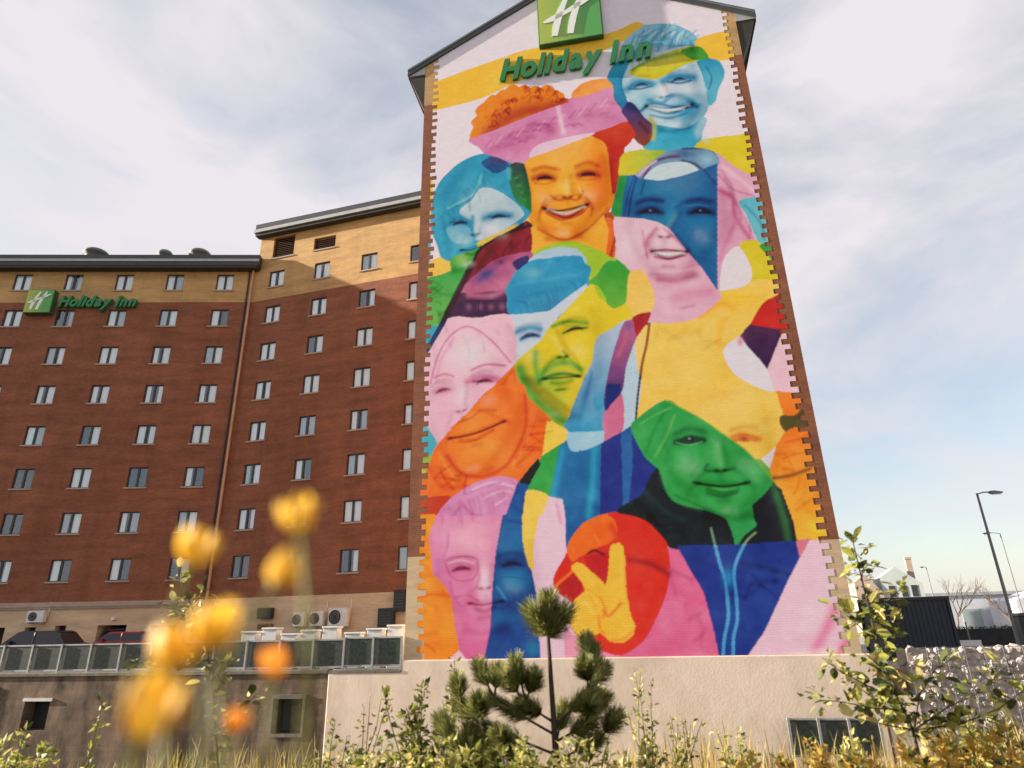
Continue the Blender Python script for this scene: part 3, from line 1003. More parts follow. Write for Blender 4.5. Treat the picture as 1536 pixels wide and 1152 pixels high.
    C.stroke([(428, 600), (425, 680), (440, 740)], 34, (40, 150, 188), 0.9, clip=False).stroke([(330, 830), (420, 800), (520, 780)], 26, (70, 185, 205), 0.8, clip=False)
    C.poly([(490, 215), (560, 168), (640, 188), (690, 235), (600, 290), (540, 262)], (30, 84, 146)).stroke([(560, 190), (660, 210)], 30, (90, 40, 90), 0.7)
    C.poly([(690, 235), (770, 215), (830, 320), (845, 420), (855, 560), (800, 530), (730, 470), (690, 340)], (40, 46, 60), (44, 150, 70))
    for k in range(8):
        C.stroke([(715 + 12 * k, 300 + 25 * k), (740 + 10 * k, 290 + 28 * k)], 12, (60, 160, 70) if k % 2 else (16, 70, 50), 0.9)
    C.stroke([(690, 260), (690, 330)], 34, (90, 190, 205), 0.8, clip=False)
    # face of the girl
    C.poly([(820, 205), (900, 150), (1100, 78), (1300, 12), (1390, 60), (1425, 300), (1430, 420), (1380, 560), (1250, 690), (1150, 752), (1050, 765), (920, 695), (862, 600), (848, 430), (822, 300)], (250, 172, 46))
    C.blob(1330, 330, 90, 330, (244, 128, 30), 0.8).blob(1050, 210, 160, 70, (253, 184, 60), 0.7).blob(1000, 690, 150, 60, (240, 138, 36), 0.7)
    C.stroke([(850, 265), (940, 240), (1050, 262)], 30, (232, 120, 30), 0.8).stroke([(1170, 235), (1260, 205), (1340, 235)], 28, (228, 106, 30), 0.8)
    C.stroke([(865, 325), (940, 300), (1015, 330)], 46, (205, 84, 26)).stroke([(900, 322), (980, 320)], 22, (126, 34, 30))
    C.stroke([(1185, 300), (1260, 275), (1335, 305)], 44, (205, 80, 26)).stroke([(1220, 296), (1300, 292)], 20, (122, 32, 30))
    C.stroke([(870, 360), (950, 365), (1020, 345)], 14, (226, 120, 34), 0.8).stroke([(1190, 330), (1270, 335), (1330, 320)], 14, (226, 116, 34), 0.8)
    C.blob(1090, 390, 60, 60, (254, 204, 84), 0.8)
    C.stroke([(990, 450), (1040, 480), (1120, 470), (1180, 480), (1220, 420)], 26, (206, 92, 22), 0.9).stroke([(1190, 380), (1210, 430)], 14, (255, 210, 100))
    C.stroke([(960, 470), (920, 540), (905, 620)], 26, (226, 118, 28), 0.8).stroke([(1240, 460), (1290, 520), (1280, 590)], 24, (224, 108, 28), 0.8)
    C.poly([(935, 540), (1000, 556), (1120, 548), (1255, 512), (1220, 580), (1110, 622), (1000, 606)], (226, 110, 34))
    C.stroke([(985, 552), (1080, 562), (1160, 552), (1235, 528)], 34, (250, 216, 140)).stroke([(930, 536), (1000, 560), (1120, 545), (1262, 508)], 14, (110, 34, 28), clip=False)
    C.stroke([(960, 575), (1070, 625), (1220, 575)], 16, (206, 92, 28), clip=False).blob(1080, 660, 60, 20, (254, 190, 70), 0.7, clip=False)
    C.poly([(835, 700), (920, 700), (1050, 768), (1250, 692), (1390, 595), (1440, 690), (1410, 890), (1200, 800), (1050, 780), (850, 870)], (252, 178, 56))
    C.stroke([(900, 690), (1050, 762), (1150, 752), (1280, 670), (1400, 540)], 22, (214, 96, 26), 0.8, clip=False)
    C.poly([(1375, 600), (1462, 618), (1466, 780), (1425, 895), (1388, 870), (1405, 700)], (236, 112, 34)).stroke([(1375, 600), (1440, 615), (1452, 760), (1420, 880)], 22, (150, 40, 24))
    C.poly([(830, 165), (900, 82), (1100, 30), (1300, 4), (1130, 72), (900, 158)], (234, 202, 226))
    C.poly([(1290, 12), (1540, -20), (1540, 60), (1492, 100), (1482, 240), (1455, 330), (1432, 430), (1412, 250), (1385, 80)], (206, 58, 26), (196, 44, 28))
    B.poly([(60, 970), (180, 915), (300, 878), (390, 965), (335, 972), (245, 1062), (232, 1160), (180, 1160), (130, 1010)], (214, 62, 28), (196, 34, 30))
    B.poly([(250, 795), (330, 755), (400, 850), (462, 892), (465, 1000), (412, 1034), (345, 950), (290, 860)], (28, 48, 124), (140, 60, 24))
    B.stroke([(460, 850), (490, 910), (480, 1000)], 34, (206, 196, 44), 0.8, clip=False).stroke([(380, 880), (440, 950)], 30, (90, 20, 40), 0.8)
    # --- green jacket and colours at the left edge
    C.poly([(40, 1075), (110, 960), (210, 918), (275, 940), (275, 1010), (180, 1050)], (252, 206, 84), (250, 190, 80))
    C.stroke([(480, 800), (640, 725), (840, 625)], 44, (242, 206, 62), 0.95, clip=False, hard=True)
    C.poly([(40, 1160), (110, 1070), (260, 1010), (265, 920), (300, 885), (440, 838), (490, 830), (420, 950), (320, 1170)], (70, 172, 70), (44, 166, 72))
    C.blob(350, 900, 60, 50, (150, 190, 90), 0.8)
    E.poly([(60, 110), (210, 55), (270, 30), (410, 0), (330, 160), (250, 320), (200, 450), (60, 480), (60, 300)], (42, 166, 72), (124, 194, 96))
    E.stroke([(130, 150), (220, 200), (280, 200)], 30, (40, 140, 60), 0.6).stroke([(110, 300), (200, 290)], 24, (96, 186, 90), 0.6)
    E.poly([(50, 455), (200, 438), (130, 560), (60, 660)], (60, 176, 198), (40, 150, 190))
    # --- dark red jacket, purple plaid
    C.poly([(480, 838), (620, 745), (740, 698), (838, 665), (838, 870), (650, 900), (480, 1010), (400, 1070), (330, 1170), (300, 1170), (420, 950)], (150, 28, 44), (120, 22, 50))
    C.poly([(460, 1010), (600, 905), (838, 852), (840, 920), (720, 935), (740, 965), (700, 1050), (690, 1170), (330, 1170), (400, 1060)], (176, 80, 130), (190, 96, 140))
    C.blob(520, 1020, 90, 45, (34, 56, 130), 0.95, -0.5).blob(660, 1090, 90, 50, (212, 124, 160), 0.8, -0.5).blob(620, 930, 60, 25, (110, 50, 110), 0.8, -0.5)
    C.poly([(715, 930), (820, 880), (830, 930), (760, 985)], (44, 36, 100))
    E.poly([(230, 350), (330, 200), (420, 195), (690, 185), (700, 350), (460, 365)], (78, 30, 76), (60, 24, 66))
    E.stroke([(400, 205), (560, 210), (690, 150)], 50, (196, 104, 146), 0.9, clip=False)
    for k in range(4):
        E.blob(400 + 80 * k, 290, 22, 26, (150, 90, 126), 0.8)
    E.stroke([(470, 245), (470, 350)], 12, (30, 14, 50)).stroke([(380, 250), (690, 245)], 12, (36, 16, 56))
    C.stroke([(840, 664), (620, 742), (480, 838), (420, 955), (325, 1160)], 22, (46, 16, 34), 0.95, clip=False, hard=True)
    E.stroke([(415, 0), (300, 225), (205, 425)], 44, (52, 16, 34), 0.95, clip=False, hard=True)
    E.stroke([(215, 410), (140, 540), (80, 690)], 42, (22, 40, 104), 0.95, clip=False, hard=True)
    # --- woman with the blue mask of paint
    D.poly([(930, 165), (1030, 220), (1150, 290), (1330, 380), (1330, 470), (1100, 482), (1150, 590), (1240, 780), (1130, 795), (1050, 822), (980, 935), (945, 1120), (930, 600)], (228, 170, 200))
    D.stroke([(960, 410), (1050, 470), (1070, 600), (1170, 750)], 44, (204, 96, 142), 0.8).stroke([(1070, 640), (1000, 800), (960, 900)], 50, (214, 130, 170), 0.7).stroke([(980, 240), (1100, 330), (1220, 430)], 36, (240, 200, 220), 0.8)
    D.stroke([(950, 300), (1050, 400), (1200, 450)], 18, (206, 110, 156), 0.7).stroke([(1110, 520), (1170, 640), (1220, 760)], 18, (240, 214, 228), 0.9)
    D.poly([(1105, 482), (1350, 468), (1350, 640), (1310, 780), (1235, 775), (1155, 600)], (86, 186, 208), (130, 204, 214))
    D.stroke([(1140, 520), (1250, 640), (1280, 760)], 26, (40, 140, 176), 0.6)
    D.poly([(960, 1115), (978, 930), (1060, 828), (1135, 862), (1195, 1000), (1185, 1095), (1020, 1125)], (234, 226, 236))
    D.poly([(370, 300), (470, 200), (560, 150), (700, 105), (850, 112), (935, 150), (945, 225), (800, 270), (720, 205), (560, 215), (460, 265), (410, 330)], (120, 160, 196))
    D.blob(700, 150, 90, 45, (50, 96, 150), 0.9).blob(860, 190, 60, 40, (150, 200, 222), 0.8)
    D.stroke([(410, 320), (470, 225), (560, 178), (660, 165)], 30, (92, 40, 100), 0.95).stroke([(690, 200), (780, 222), (870, 300)], 24, (36, 56, 96), 0.95, clip=False).stroke([(690, 112), (860, 108), (935, 145)], 20, (36, 66, 106), 0.9)
    D.stroke([(380, 300), (440, 240), (500, 200)], 20, (236, 190, 214), 0.9)
    D.poly([(410, 330), (500, 242), (620, 212), (740, 216), (805, 268), (760, 292), (640, 314), (520, 340)], (202, 222, 230))
    # lower face
    D.poly([(205, 600), (400, 610), (520, 645), (600, 695), (700, 825), (820, 970), (940, 1140), (960, 1180), (860, 1210), (480, 1250), (460, 1130), (440, 1040), (380, 990), (300, 960), (225, 880), (205, 760)], (236, 198, 216))
    D.blob(760, 980, 110, 150, (222, 142, 178), 0.8, 0.6).blob(300, 800, 70, 120, (238, 220, 232), 0.7).blob(560, 780, 70, 60, (240, 212, 222), 0.7)
    D.stroke([(500, 690), (440, 760), (425, 810)], 40, (212, 116, 150), 0.85).stroke([(560, 690), (640, 760), (690, 810)], 26, (216, 128, 160), 0.8).stroke([(400, 700), (420, 820), (440, 900)], 22, (218, 136, 168), 0.7)
    D.stroke([(465, 850), (580, 836), (720, 856)], 14, (176, 76, 110)).stroke([(500, 868), (590, 868), (700, 862)], 24, (244, 240, 240)).stroke([(490, 890), (590, 906), (710, 880)], 18, (206, 110, 144))
    D.blob(580, 970, 120, 22, (226, 160, 188), 0.7)
    F.poly([(350, 60), (520, 40), (740, 0), (850, 170), (880, 225), (700, 365), (520, 405), (360, 415), (385, 290), (370, 170)], (232, 182, 206))
    F.stroke([(420, 92), (560, 100), (690, 60)], 60, (204, 118, 154), 0.85).stroke([(540, 220), (660, 200), (800, 190)], 90, (222, 146, 180), 0.7).stroke([(580, 300), (680, 280)], 26, (204, 122, 160), 0.6)
    D.poly([(300, 1050), (345, 1000), (400, 985), (445, 1085), (460, 1170), (310, 1170)], (252, 206, 112))
    F.poly([(200, 140), (240, 40), (320, 45), (385, 180), (385, 300), (300, 335), (215, 335)], (253, 206, 104))
    D.poly([(258, 305), (360, 320), (520, 342), (660, 316), (820, 262), (942, 218), (942, 1135), (820, 955), (700, 818), (600, 690), (520, 640), (400, 614), (208, 600), (225, 450)], (26, 112, 168), smooth=False)
    D.blob(560, 400, 180, 60, (20, 130, 176), 0.7).blob(590, 610, 70, 60, (34, 144, 184), 0.9).blob(800, 640, 110, 60, (22, 126, 180), 0.8).blob(900, 330, 60, 200, (26, 84, 152), 0.7).blob(880, 960, 60, 140, (26, 90, 160), 0.6)
    D.stroke([(360, 510), (440, 480), (550, 490)], 34, (18, 74, 140)).stroke([(370, 575), (460, 540), (545, 575)], 48, (14, 62, 124)).stroke([(400, 566), (520, 572)], 16, (8, 36, 84))
    D.stroke([(650, 530), (740, 480), (880, 496)], 40, (18, 74, 140)).stroke([(740, 575), (820, 548), (905, 575)], 50, (14, 60, 124)).stroke([(760, 570), (880, 572)], 18, (8, 34, 84)).stroke([(720, 525), (800, 515), (880, 528)], 10, (60, 150, 200), 0.8)
    D.stroke([(300, 590), (330, 420), (370, 290)], 18, (20, 48, 120)).stroke([(270, 590), (300, 430), (340, 320)], 18, (22, 70, 140)).stroke([(390, 440), (420, 340)], 14, (20, 60, 130)).stroke([(850, 270), (930, 360)], 22, (20, 60, 120), 0.8)
    D.poly([(250, 305), (292, 312), (262, 450), (250, 600), (200, 600), (226, 450)], (40, 152, 72), smooth=False)
    D.blob(635, 400, 26, 26, (226, 240, 250), 1.0)
    D.poly([(1110, 790), (1235, 778), (1330, 920), (1420, 1080), (1450, 1170), (1180, 1170), (1192, 1000), (1140, 870)], (224, 206, 42))
    D.poly([(1245, 805), (1400, 810), (1450, 980), (1390, 1010), (1330, 910)], (62, 162, 62))
    # --- big yellow field (boy)
    F.poly([(355, 420), (520, 408), (700, 368), (872, 228), (862, 182), (1010, 152), (1085, 112), (1180, 90), (1400, 150), (1310, 190), (1170, 250), (1080, 380), (1010, 495), (900, 560), (888, 640), (960, 762), (1100, 852), (1275, 890), (1285, 980), (1345, 1160), (900, 1500), (480, 1300), (255, 1160), (280, 800), (320, 600)], (250, 208, 98))
    F.blob(1000, 230, 200, 60, (255, 202, 52), 0.9).stroke([(720, 350), (860, 270), (960, 300)], 60, (255, 178, 50), 0.8).stroke([(900, 380), (860, 460), (850, 540)], 70, (252, 184, 60), 0.7).blob(560, 460, 200, 40, (254, 200, 74), 0.7).blob(900, 910, 90, 50, (252, 188, 70), 0.5)
    # red and purple patch, white crescent, pink edge
    F.poly([(890, 640), (905, 590), (950, 540), (1010, 505), (1060, 580), (1205, 735), (1260, 895), (1100, 855), (960, 765)], (232, 226, 238))
    F.poly([(1310, 460), (1480, 560), (1520, 910), (1440, 912), (1255, 892), (1205, 738)], (242, 204, 218), smooth=False)
    F.poly([(1300, 188), (1420, 200), (1460, 470), (1320, 458), (1098, 424), (1150, 320), (1200, 250)], (196, 32, 34), (216, 44, 34), smooth=False)
    F.poly([(1098, 422), (1325, 455), (1292, 520), (1205, 738), (1008, 500), (1050, 450)], (82, 38, 82), (62, 32, 84), smooth=False)
    F.blob(1010, 540, 26, 34, (220, 130, 160), 0.8, clip=False)
    # orange, right edge
    F.poly([(1268, 895), (1520, 925), (1520, 1100), (1410, 1085), (1330, 1095)], (252, 132, 40), smooth=False)
    H.poly([(1200, 215), (1310, 205), (1370, 150), (1500, 200), (1500, 330), (1250, 330)], (96, 86, 44))
    H.poly([(1245, 325), (1390, 285), (1520, 330), (1600, 900), (1560, 1120), (1320, 1120), (1290, 960), (1180, 720), (1150, 640), (1200, 480)], (250, 126, 38), (255, 190, 60))
    H.stroke([(1150, 660), (1270, 640), (1420, 590)], 34, (128, 58, 22), 0.85).stroke([(1240, 400), (1330, 380), (1440, 330)], 24, (226, 100, 28), 0.7).stroke([(1220, 520), (1330, 480), (1430, 470)], 20, (230, 104, 30), 0.7)
    H.blob(1480, 1010, 90, 70, (252, 218, 66), 0.9)
    # --- man in the middle
    C.poly([(860, 860), (1000, 800), (1150, 778), (1300, 828), (1430, 900), (1500, 1000), (1530, 1170), (1270, 1170), (1240, 930), (1000, 900)], (172, 206, 54))
    C.poly([(830, 925), (930, 850), (1060, 818), (1190, 842), (1240, 940), (1000, 960)], (178, 206, 226))
    C.poly([(680, 1180), (715, 1040), (835, 925), (960, 900), (1180, 880), (1232, 930), (1265, 1060), (1250, 1120), (1000, 1350)], (44, 158, 204))
    E.poly([(690, 340), (678, 200), (720, 90), (800, 10), (1240, -20), (1245, 112), (1100, 222), (980, 312), (830, 334)], (44, 156, 202), (38, 150, 198))
    E.blob(860, 50, 70, 40, (110, 190, 205), 0.7).stroke([(740, 240), (900, 190), (1100, 160)], 50, (30, 134, 186), 0.5).stroke([(760, 120), (900, 100), (1160, 60)], 40, (70, 176, 214), 0.5)
    E.poly([(690, 345), (840, 338), (985, 316), (1100, 225), (1245, 122), (1262, 150), (960, 445), (900, 575), (740, 690), (700, 520)], (206, 218, 234), smooth=False)
    E.stroke([(735, 475), (830, 440), (915, 452)], 46, (48, 158, 204), clip=False).stroke([(775, 525), (840, 500), (905, 500)], 30, (30, 120, 176), clip=False)
    E.poly([(1250, 150), (1290, 120), (1340, 220), (1430, 300), (1540, 280), (1560, 380), (1400, 470), (1330, 560), (1280, 700), (1230, 800), (1190, 890), (1130, 1030), (1115, 1150), (1050, 1135), (930, 1035), (820, 930), (752, 800), (740, 690), (860, 580), (930, 520), (1000, 420)], (232, 208, 44))
    E.blob(1200, 560, 120, 90, (240, 208, 40), 0.6)
    E.stroke([(765, 740), (830, 900), (940, 1010), (1080, 1120)], 110, (70, 164, 62), 0.9).stroke([(880, 620), (880, 720), (910, 830)], 60, (92, 176, 60), 0.85)
    E.stroke([(900, 800), (980, 720), (1100, 690), (1210, 740)], 60, (84, 172, 60), 0.85).blob(1000, 820, 130, 110, (120, 186, 60), 0.7).blob(1060, 960, 60, 70, (196, 206, 66), 0.9)
    E.stroke([(905, 820), (1000, 780), (1090, 770), (1200, 790)], 28, (44, 140, 54)).stroke([(960, 810), (1060, 830), (1150, 805)], 20, (170, 200, 70), 0.9).stroke([(1020, 890), (1090, 880)], 22, (60, 150, 56), 0.8)
    E.stroke([(1080, 610), (1130, 670), (1200, 740)], 24, (110, 172, 46), 0.8).stroke([(990, 690), (1050, 650), (1090, 660)], 26, (110, 172, 44), 0.8)
    E.stroke([(1005, 430), (1110, 395), (1250, 405)], 36, (96, 164, 40)).stroke([(1080, 480), (1150, 450), (1250, 440)], 20, (64, 140, 40)).stroke([(1090, 425), (1200, 425)], 12, (170, 200, 60), 0.8)
    E.poly([(1255, 120), (1320, 60), (1400, -40), (1510, -10), (1540, 110), (1520, 250), (1440, 300), (1380, 215), (1330, 140)], (50, 168, 60), (112, 184, 62))
    # scarf colours right of his face
    E.poly([(1560, 380), (1420, 460), (1330, 560), (1280, 700), (1230, 800), (1195, 900), (1140, 1050), (1100, 1170), (1400, 1170), (1400, 1000), (1410, 860), (1440, 700), (1490, 540)], (190, 204, 226), (40, 156, 204))
    E.stroke([(1290, 760), (1240, 940), (1200, 1100)], 50, (30, 130, 184), 0.6).stroke([(1340, 640), (1330, 780), (1350, 900)], 40, (150, 196, 224), 0.6)
    F.poly([(-40, 560), (80, 450), (180, 388), (150, 470), (100, 640), (60, 800), (30, 1000), (-40, 1000)], (190, 204, 226), (44, 158, 206))
    F.poly([(150, 900), (215, 650), (270, 540), (300, 800), (258, 1110), (200, 1180), (140, 1180)], (192, 216, 234))
    F.poly([(175, 400), (242, 398), (265, 480), (240, 560), (190, 700), (165, 880), (110, 965), (35, 1035), (35, 900), (75, 700), (120, 540)], (190, 96, 140), (24, 44, 126))
    F.stroke([(200, 430), (170, 560), (130, 640)], 40, (206, 104, 138), 0.7).blob(200, 430, 30, 40, (96, 84, 150), 0.8)
    F.poly([(245, 375), (300, 335), (365, 338), (315, 430), (262, 495)], (172, 30, 40))
    F.poly([(262, 530), (335, 430), (318, 600), (285, 770), (258, 640)], (250, 208, 112))
    F.poly([(35, 1035), (110, 968), (160, 920), (165, 1180), (30, 1180)], (216, 118, 158))
    F.stroke([(356, 410), (335, 560), (305, 690), (290, 800)], 20, (150, 76, 22), 0.95, clip=False, hard=True).stroke([(290, 790), (270, 950), (258, 1110)], 16, (36, 34, 30), 0.95, clip=False, hard=True)
    # --- hijab woman
    E.poly([(70, 700), (150, 570), (220, 440), (290, 360), (450, 372), (560, 350), (692, 350), (732, 480), (745, 640), (705, 722), (560, 860), (430, 1010), (290, 1140), (120, 1200), (40, 1150), (40, 900)], (242, 196, 216))
    E.blob(400, 620, 170, 130, (236, 222, 230), 0.9).blob(330, 980, 80, 120, (238, 214, 226), 0.7)
    E.stroke([(120, 860), (175, 650), (265, 500), (400, 432), (560, 530), (700, 690)], 18, (214, 126, 172), 0.9).stroke([(150, 900), (200, 670), (290, 520)], 30, (232, 166, 200), 0.7)
    E.stroke([(150, 800), (220, 775), (290, 790)], 22, (210, 120, 164), 0.8).stroke([(420, 745), (520, 706), (660, 712)], 22, (206, 110, 156), 0.85)
    E.stroke([(140, 890), (210, 860), (280, 895)], 60, (220, 132, 176), 0.85).stroke([(170, 890), (260, 895)], 20, (180, 70, 124), 0.85).stroke([(390, 830), (500, 790), (610, 815)], 60, (218, 126, 172), 0.85).stroke([(430, 826), (570, 826)], 20, (178, 66, 122), 0.85)
    E.stroke([(140, 940), (210, 960), (280, 940)], 14, (214, 130, 172), 0.8).stroke([(400, 870), (420, 940), (470, 960)], 30, (222, 140, 178), 0.8).blob(210, 1040, 60, 40, (238, 160, 206), 0.7)
    G.poly([(100, -20), (640, -20), (440, 185), (320, 310), (220, 430), (140, 260)], (240, 192, 214), smooth=False)
    G.blob(400, 60, 60, 90, (238, 216, 228), 0.7).blob(250, 30, 60, 30, (214, 120, 168), 0.6).blob(270, 180, 60, 60, (242, 170, 210), 0.6)
    G.poly([(60, 290), (140, 285), (225, 430), (165, 525), (60, 540)], (78, 188, 206))
    G.poly([(60, 520), (175, 500), (150, 640), (60, 760)], (150, 196, 90), (220, 190, 70))
    E.poly([(722, 715), (745, 800), (832, 950), (970, 1080), (1000, 1170), (260, 1170), (440, 1005), (580, 865)], (246, 122, 36), smooth=False)
    E.stroke([(400, 1080), (560, 1010), (720, 1040)], 26, (206, 84, 18), 0.85).stroke([(720, 740), (740, 860), (800, 960)], 20, (226, 92, 28), 0.7).stroke([(560, 900), (640, 850), (700, 760)], 24, (214, 92, 22), 0.7)
    G.poly([(610, 10), (830, -20), (880, 100), (1015, 240), (992, 420), (962, 520), (880, 600), (800, 690), (700, 652), (560, 664), (430, 722), (320, 830), (240, 940), (200, 1010), (60, 1020), (90, 760), (160, 560), (220, 420), (440, 185)], (244, 118, 36))
    G.blob(500, 420, 250, 210, (252, 148, 48), 0.9)
    G.stroke([(300, 380), (430, 350), (560, 312), (710, 248)], 18, (192, 78, 14)).stroke([(330, 400), (440, 400), (540, 370)], 14, (222, 104, 24), 0.8).stroke([(360, 262), (470, 220), (540, 170), (640, 170)], 24, (206, 88, 18), 0.8)
    G.stroke([(290, 500), (380, 610), (520, 650), (690, 590), (800, 440), (860, 260), (850, 60)], 34, (222, 72, 26), 0.9)
    for k in range(6):
        G.stroke([(760 + 26 * k, 560 - 40 * k), (850 + 16 * k, 430 - 40 * k), (900 + 12 * k, 300 - 36 * k)], 16, (232, 84, 30) if k % 2 else (255, 150, 70), 0.7)
    G.stroke([(180, 620), (260, 720), (420, 720)], 40, (226, 84, 28), 0.7).stroke([(230, 470), (300, 600), (380, 690)], 20, (255, 150, 60), 0.7)
    G.poly([(60, 850), (200, 790), (325, 800), (245, 935), (200, 1010), (60, 1010)], (206, 62, 26))
    # small yellow, green, cyan shapes under the man
    G.poly([(1010, 245), (1145, 305), (1160, 385), (975, 500), (985, 420)], (252, 214, 92), smooth=False)
    G.poly([(975, 498), (1120, 405), (1080, 660), (1040, 800), (875, 745), (940, 565)], (56, 172, 76), smooth=False)
    G.poly([(1100, 430), (1155, 380), (1180, 462), (1300, 462), (1405, 405), (1395, 910), (1260, 970), (1150, 1160), (1140, 900), (1120, 805), (1030, 792), (1060, 640)], (30, 118, 178), (24, 92, 164), smooth=False)
    G.stroke([(1120, 450), (1080, 640), (1050, 790)], 70, (44, 162, 206), 0.85).stroke([(1350, 440), (1340, 700), (1310, 930)], 60, (40, 164, 206), 0.85)
    G.poly([(1400, 408), (1540, 320), (1560, 860), (1390, 915)], (30, 46, 138), smooth=False)
    H.poly([(-20, 380), (130, 280), (180, 420), (315, 600), (250, 690), (200, 790), (40, 885), (-20, 880)], (30, 46, 138), smooth=False)
    H.poly([(55, 330), (130, 285), (140, 560), (110, 850), (70, 870)], (36, 98, 168), smooth=False)
    G.poly([(1150, 370), (1180, 340), (1410, 320), (1425, 392), (1300, 445), (1190, 464)], (164, 208, 232))
    G.poly([(1430, 180), (1540, 50), (1540, 330), (1420, 395)], (214, 116, 156), smooth=False)
    G.poly([(1440, -20), (1540, -20), (1540, 50), (1430, 180)], (26, 46, 128), smooth=False)
    # --- elder woman, blue strip, yellow strip, pale strip
    I.poly([(60, -40), (260, -40), (222, 200), (235, 385), (325, 485), (372, 565), (402, 800), (432, 945), (330, 1020), (60, 1020)], (253, 152, 42), smooth=False)
    I.stroke([(130, 560), (240, 535), (350, 545)], 36, (240, 112, 30), 0.85).blob(250, 900, 130, 60, (250, 136, 34), 0.8)
    I.poly([(320, 1030), (432, 935), (445, 1030)], (240, 206, 226), smooth=False)
    G.poly([(195, 1170), (205, 960), (300, 820), (440, 722), (600, 660), (700, 645), (805, 690), (745, 830), (692, 980), (640, 1180)], (222, 146, 196))
    G.stroke([(480, 740), (620, 690), (770, 720)], 24, (240, 200, 226)).stroke([(560, 800), (680, 750), (760, 760)], 18, (238, 192, 220)).stroke([(640, 850), (720, 800)], 16, (240, 196, 222)).stroke([(420, 780), (560, 720), (680, 690)], 16, (202, 112, 176), 0.7)
    G.stroke([(390, 830), (480, 920), (690, 965)], 34, (206, 110, 170), 0.8).blob(480, 1040, 150, 80, (244, 184, 208), 0.8).stroke([(290, 1150), (310, 980), (390, 860)], 26, (204, 106, 168), 0.7)
    I.poly([(258, -30), (745, -30), (702, 180), (672, 400), (662, 600), (642, 820), (600, 1020), (432, 945), (402, 800), (370, 560), (328, 480), (238, 380), (220, 200)], (232, 146, 190), (226, 112, 166), smooth=False)
    I.blob(500, 140, 160, 130, (246, 188, 210), 0.9).blob(610, 450, 60, 180, (246, 216, 232), 0.9).blob(280, 330, 50, 90, (222, 130, 190), 0.7)
    I.stroke([(315, 290), (440, 262), (555, 285), (540, 410), (440, 440), (365, 400), (320, 300)], 14, (206, 104, 160), 0.9).stroke([(350, 310), (440, 290), (530, 310)], 12, (248, 206, 226), 0.9).stroke([(400, 360), (500, 350)], 20, (198, 90, 150), 0.8)
    I.stroke([(350, 110), (340, 200), (300, 300)], 22, (212, 118, 174), 0.7).stroke([(560, 300), (570, 420), (540, 500)], 20, (214, 120, 168), 0.7).stroke([(400, 560), (480, 540), (560, 580)], 22, (206, 92, 148), 0.8).stroke([(360, 440), (380, 540), (440, 620)], 24, (210, 104, 166), 0.7).blob(560, 640, 50, 40, (228, 140, 180), 0.7)
    I.poly([(740, -40), (885, -40), (882, 200), (930, 350), (980, 520), (1015, 860), (1010, 1010), (605, 1010), (650, 800), (665, 500), (690, 230)], (20, 84, 156), (24, 70, 152), smooth=False)
    I.blob(800, 170, 110, 60, (28, 140, 190), 0.9).blob(820, 440, 120, 90, (26, 136, 190), 0.9).blob(760, 700, 120, 50, (26, 116, 176), 0.8).blob(960, 930, 60, 60, (30, 136, 180), 0.8)
    I.stroke([(740, 60), (820, 40), (880, 60)], 34, (16, 60, 140), 0.8).stroke([(720, 320), (800, 310), (890, 330)], 20, (14, 64, 130)).stroke([(690, 260), (800, 240), (900, 270)], 14, (16, 84, 150), 0.8).stroke([(700, 420), (800, 410), (920, 430)], 12, (18, 90, 156), 0.8).stroke([(700, 480), (760, 570)], 26, (60, 160, 210), 0.8).stroke([(830, 560), (780, 620), (720, 640)], 34, (18, 64, 140), 0.8)
    G.poly([(800, 688), (875, 712), (842, 850), (832, 1000), (850, 1170), (650, 1170), (700, 975), (750, 830)], (22, 80, 158), (24, 110, 176), smooth=False)
    G.stroke([(760, 860), (830, 900)], 30, (20, 70, 148), 0.7).stroke([(730, 960), (820, 980)], 34, (16, 60, 140), 0.7)
    G.poly([(945, 515), (965, 560), (882, 705), (805, 688), (880, 592)], (18, 26, 28), smooth=False)
    G.poly([(875, 742), (1025, 790), (972, 950), (950, 1060), (940, 1170), (850, 1170), (834, 1000), (850, 830)], (252, 214, 96))
    I.poly([(880, -30), (1005, -30), (962, 200), (965, 360), (930, 335), (888, 180)], (252, 210, 90), smooth=False)
    G.poly([(1025, 790), (1125, 815), (1142, 960), (1145, 1170), (940, 1170), (972, 950)], (240, 206, 226), smooth=False)
    I.poly([(1000, -30), (1182, -30), (1198, 235), (1135, 380), (1100, 445), (1040, 560), (980, 520), (962, 350), (960, 200)], (240, 206, 228), smooth=False)
    G.stroke([(1080, 850), (1110, 980)], 30, (226, 140, 190), 0.6)
    I.poly([(985, 520), (1110, 440), (1300, 700), (1300, 1020), (1012, 1020)], (236, 200, 220), smooth=False)
    # --- pink jacket, red disc, hand
    J.poly([(960, 200), (1042, 215), (1130, 370), (1222, 520), (1272, 700), (1322, 880), (1352, 1000), (560, 1000), (720, 930), (880, 720), (975, 450)], (236, 116, 164), (228, 104, 152))
    J.poly([(215, 760), (350, 880), (620, 970), (620, 1010), (230, 1010)], (236, 150, 184), smooth=False)
    J.poly([(150, 400), (240, 240), (262, 150), (350, 50), (520, -30), (640, -30), (800, 0), (900, 100), (968, 200), (985, 330), (975, 450), (940, 580), (880, 720), (810, 850), (720, 930), (620, 975), (500, 945), (350, 875), (280, 785), (250, 700), (280, 560), (160, 500)], (226, 50, 34))
    J.poly([(245, 190), (330, 60), (500, -30), (590, 10), (590, 140), (450, 205), (330, 270), (275, 300)], (246, 116, 36))
    J.stroke([(560, 40), (600, 130), (560, 180)], 60, (226, 60, 34), 0.8, clip=False).stroke([(440, 110), (480, 170)], 22, (252, 150, 60), 0.7)
    J.poly([(160, 480), (285, 375), (365, 480), (290, 600), (180, 530)], (194, 30, 36), smooth=False)
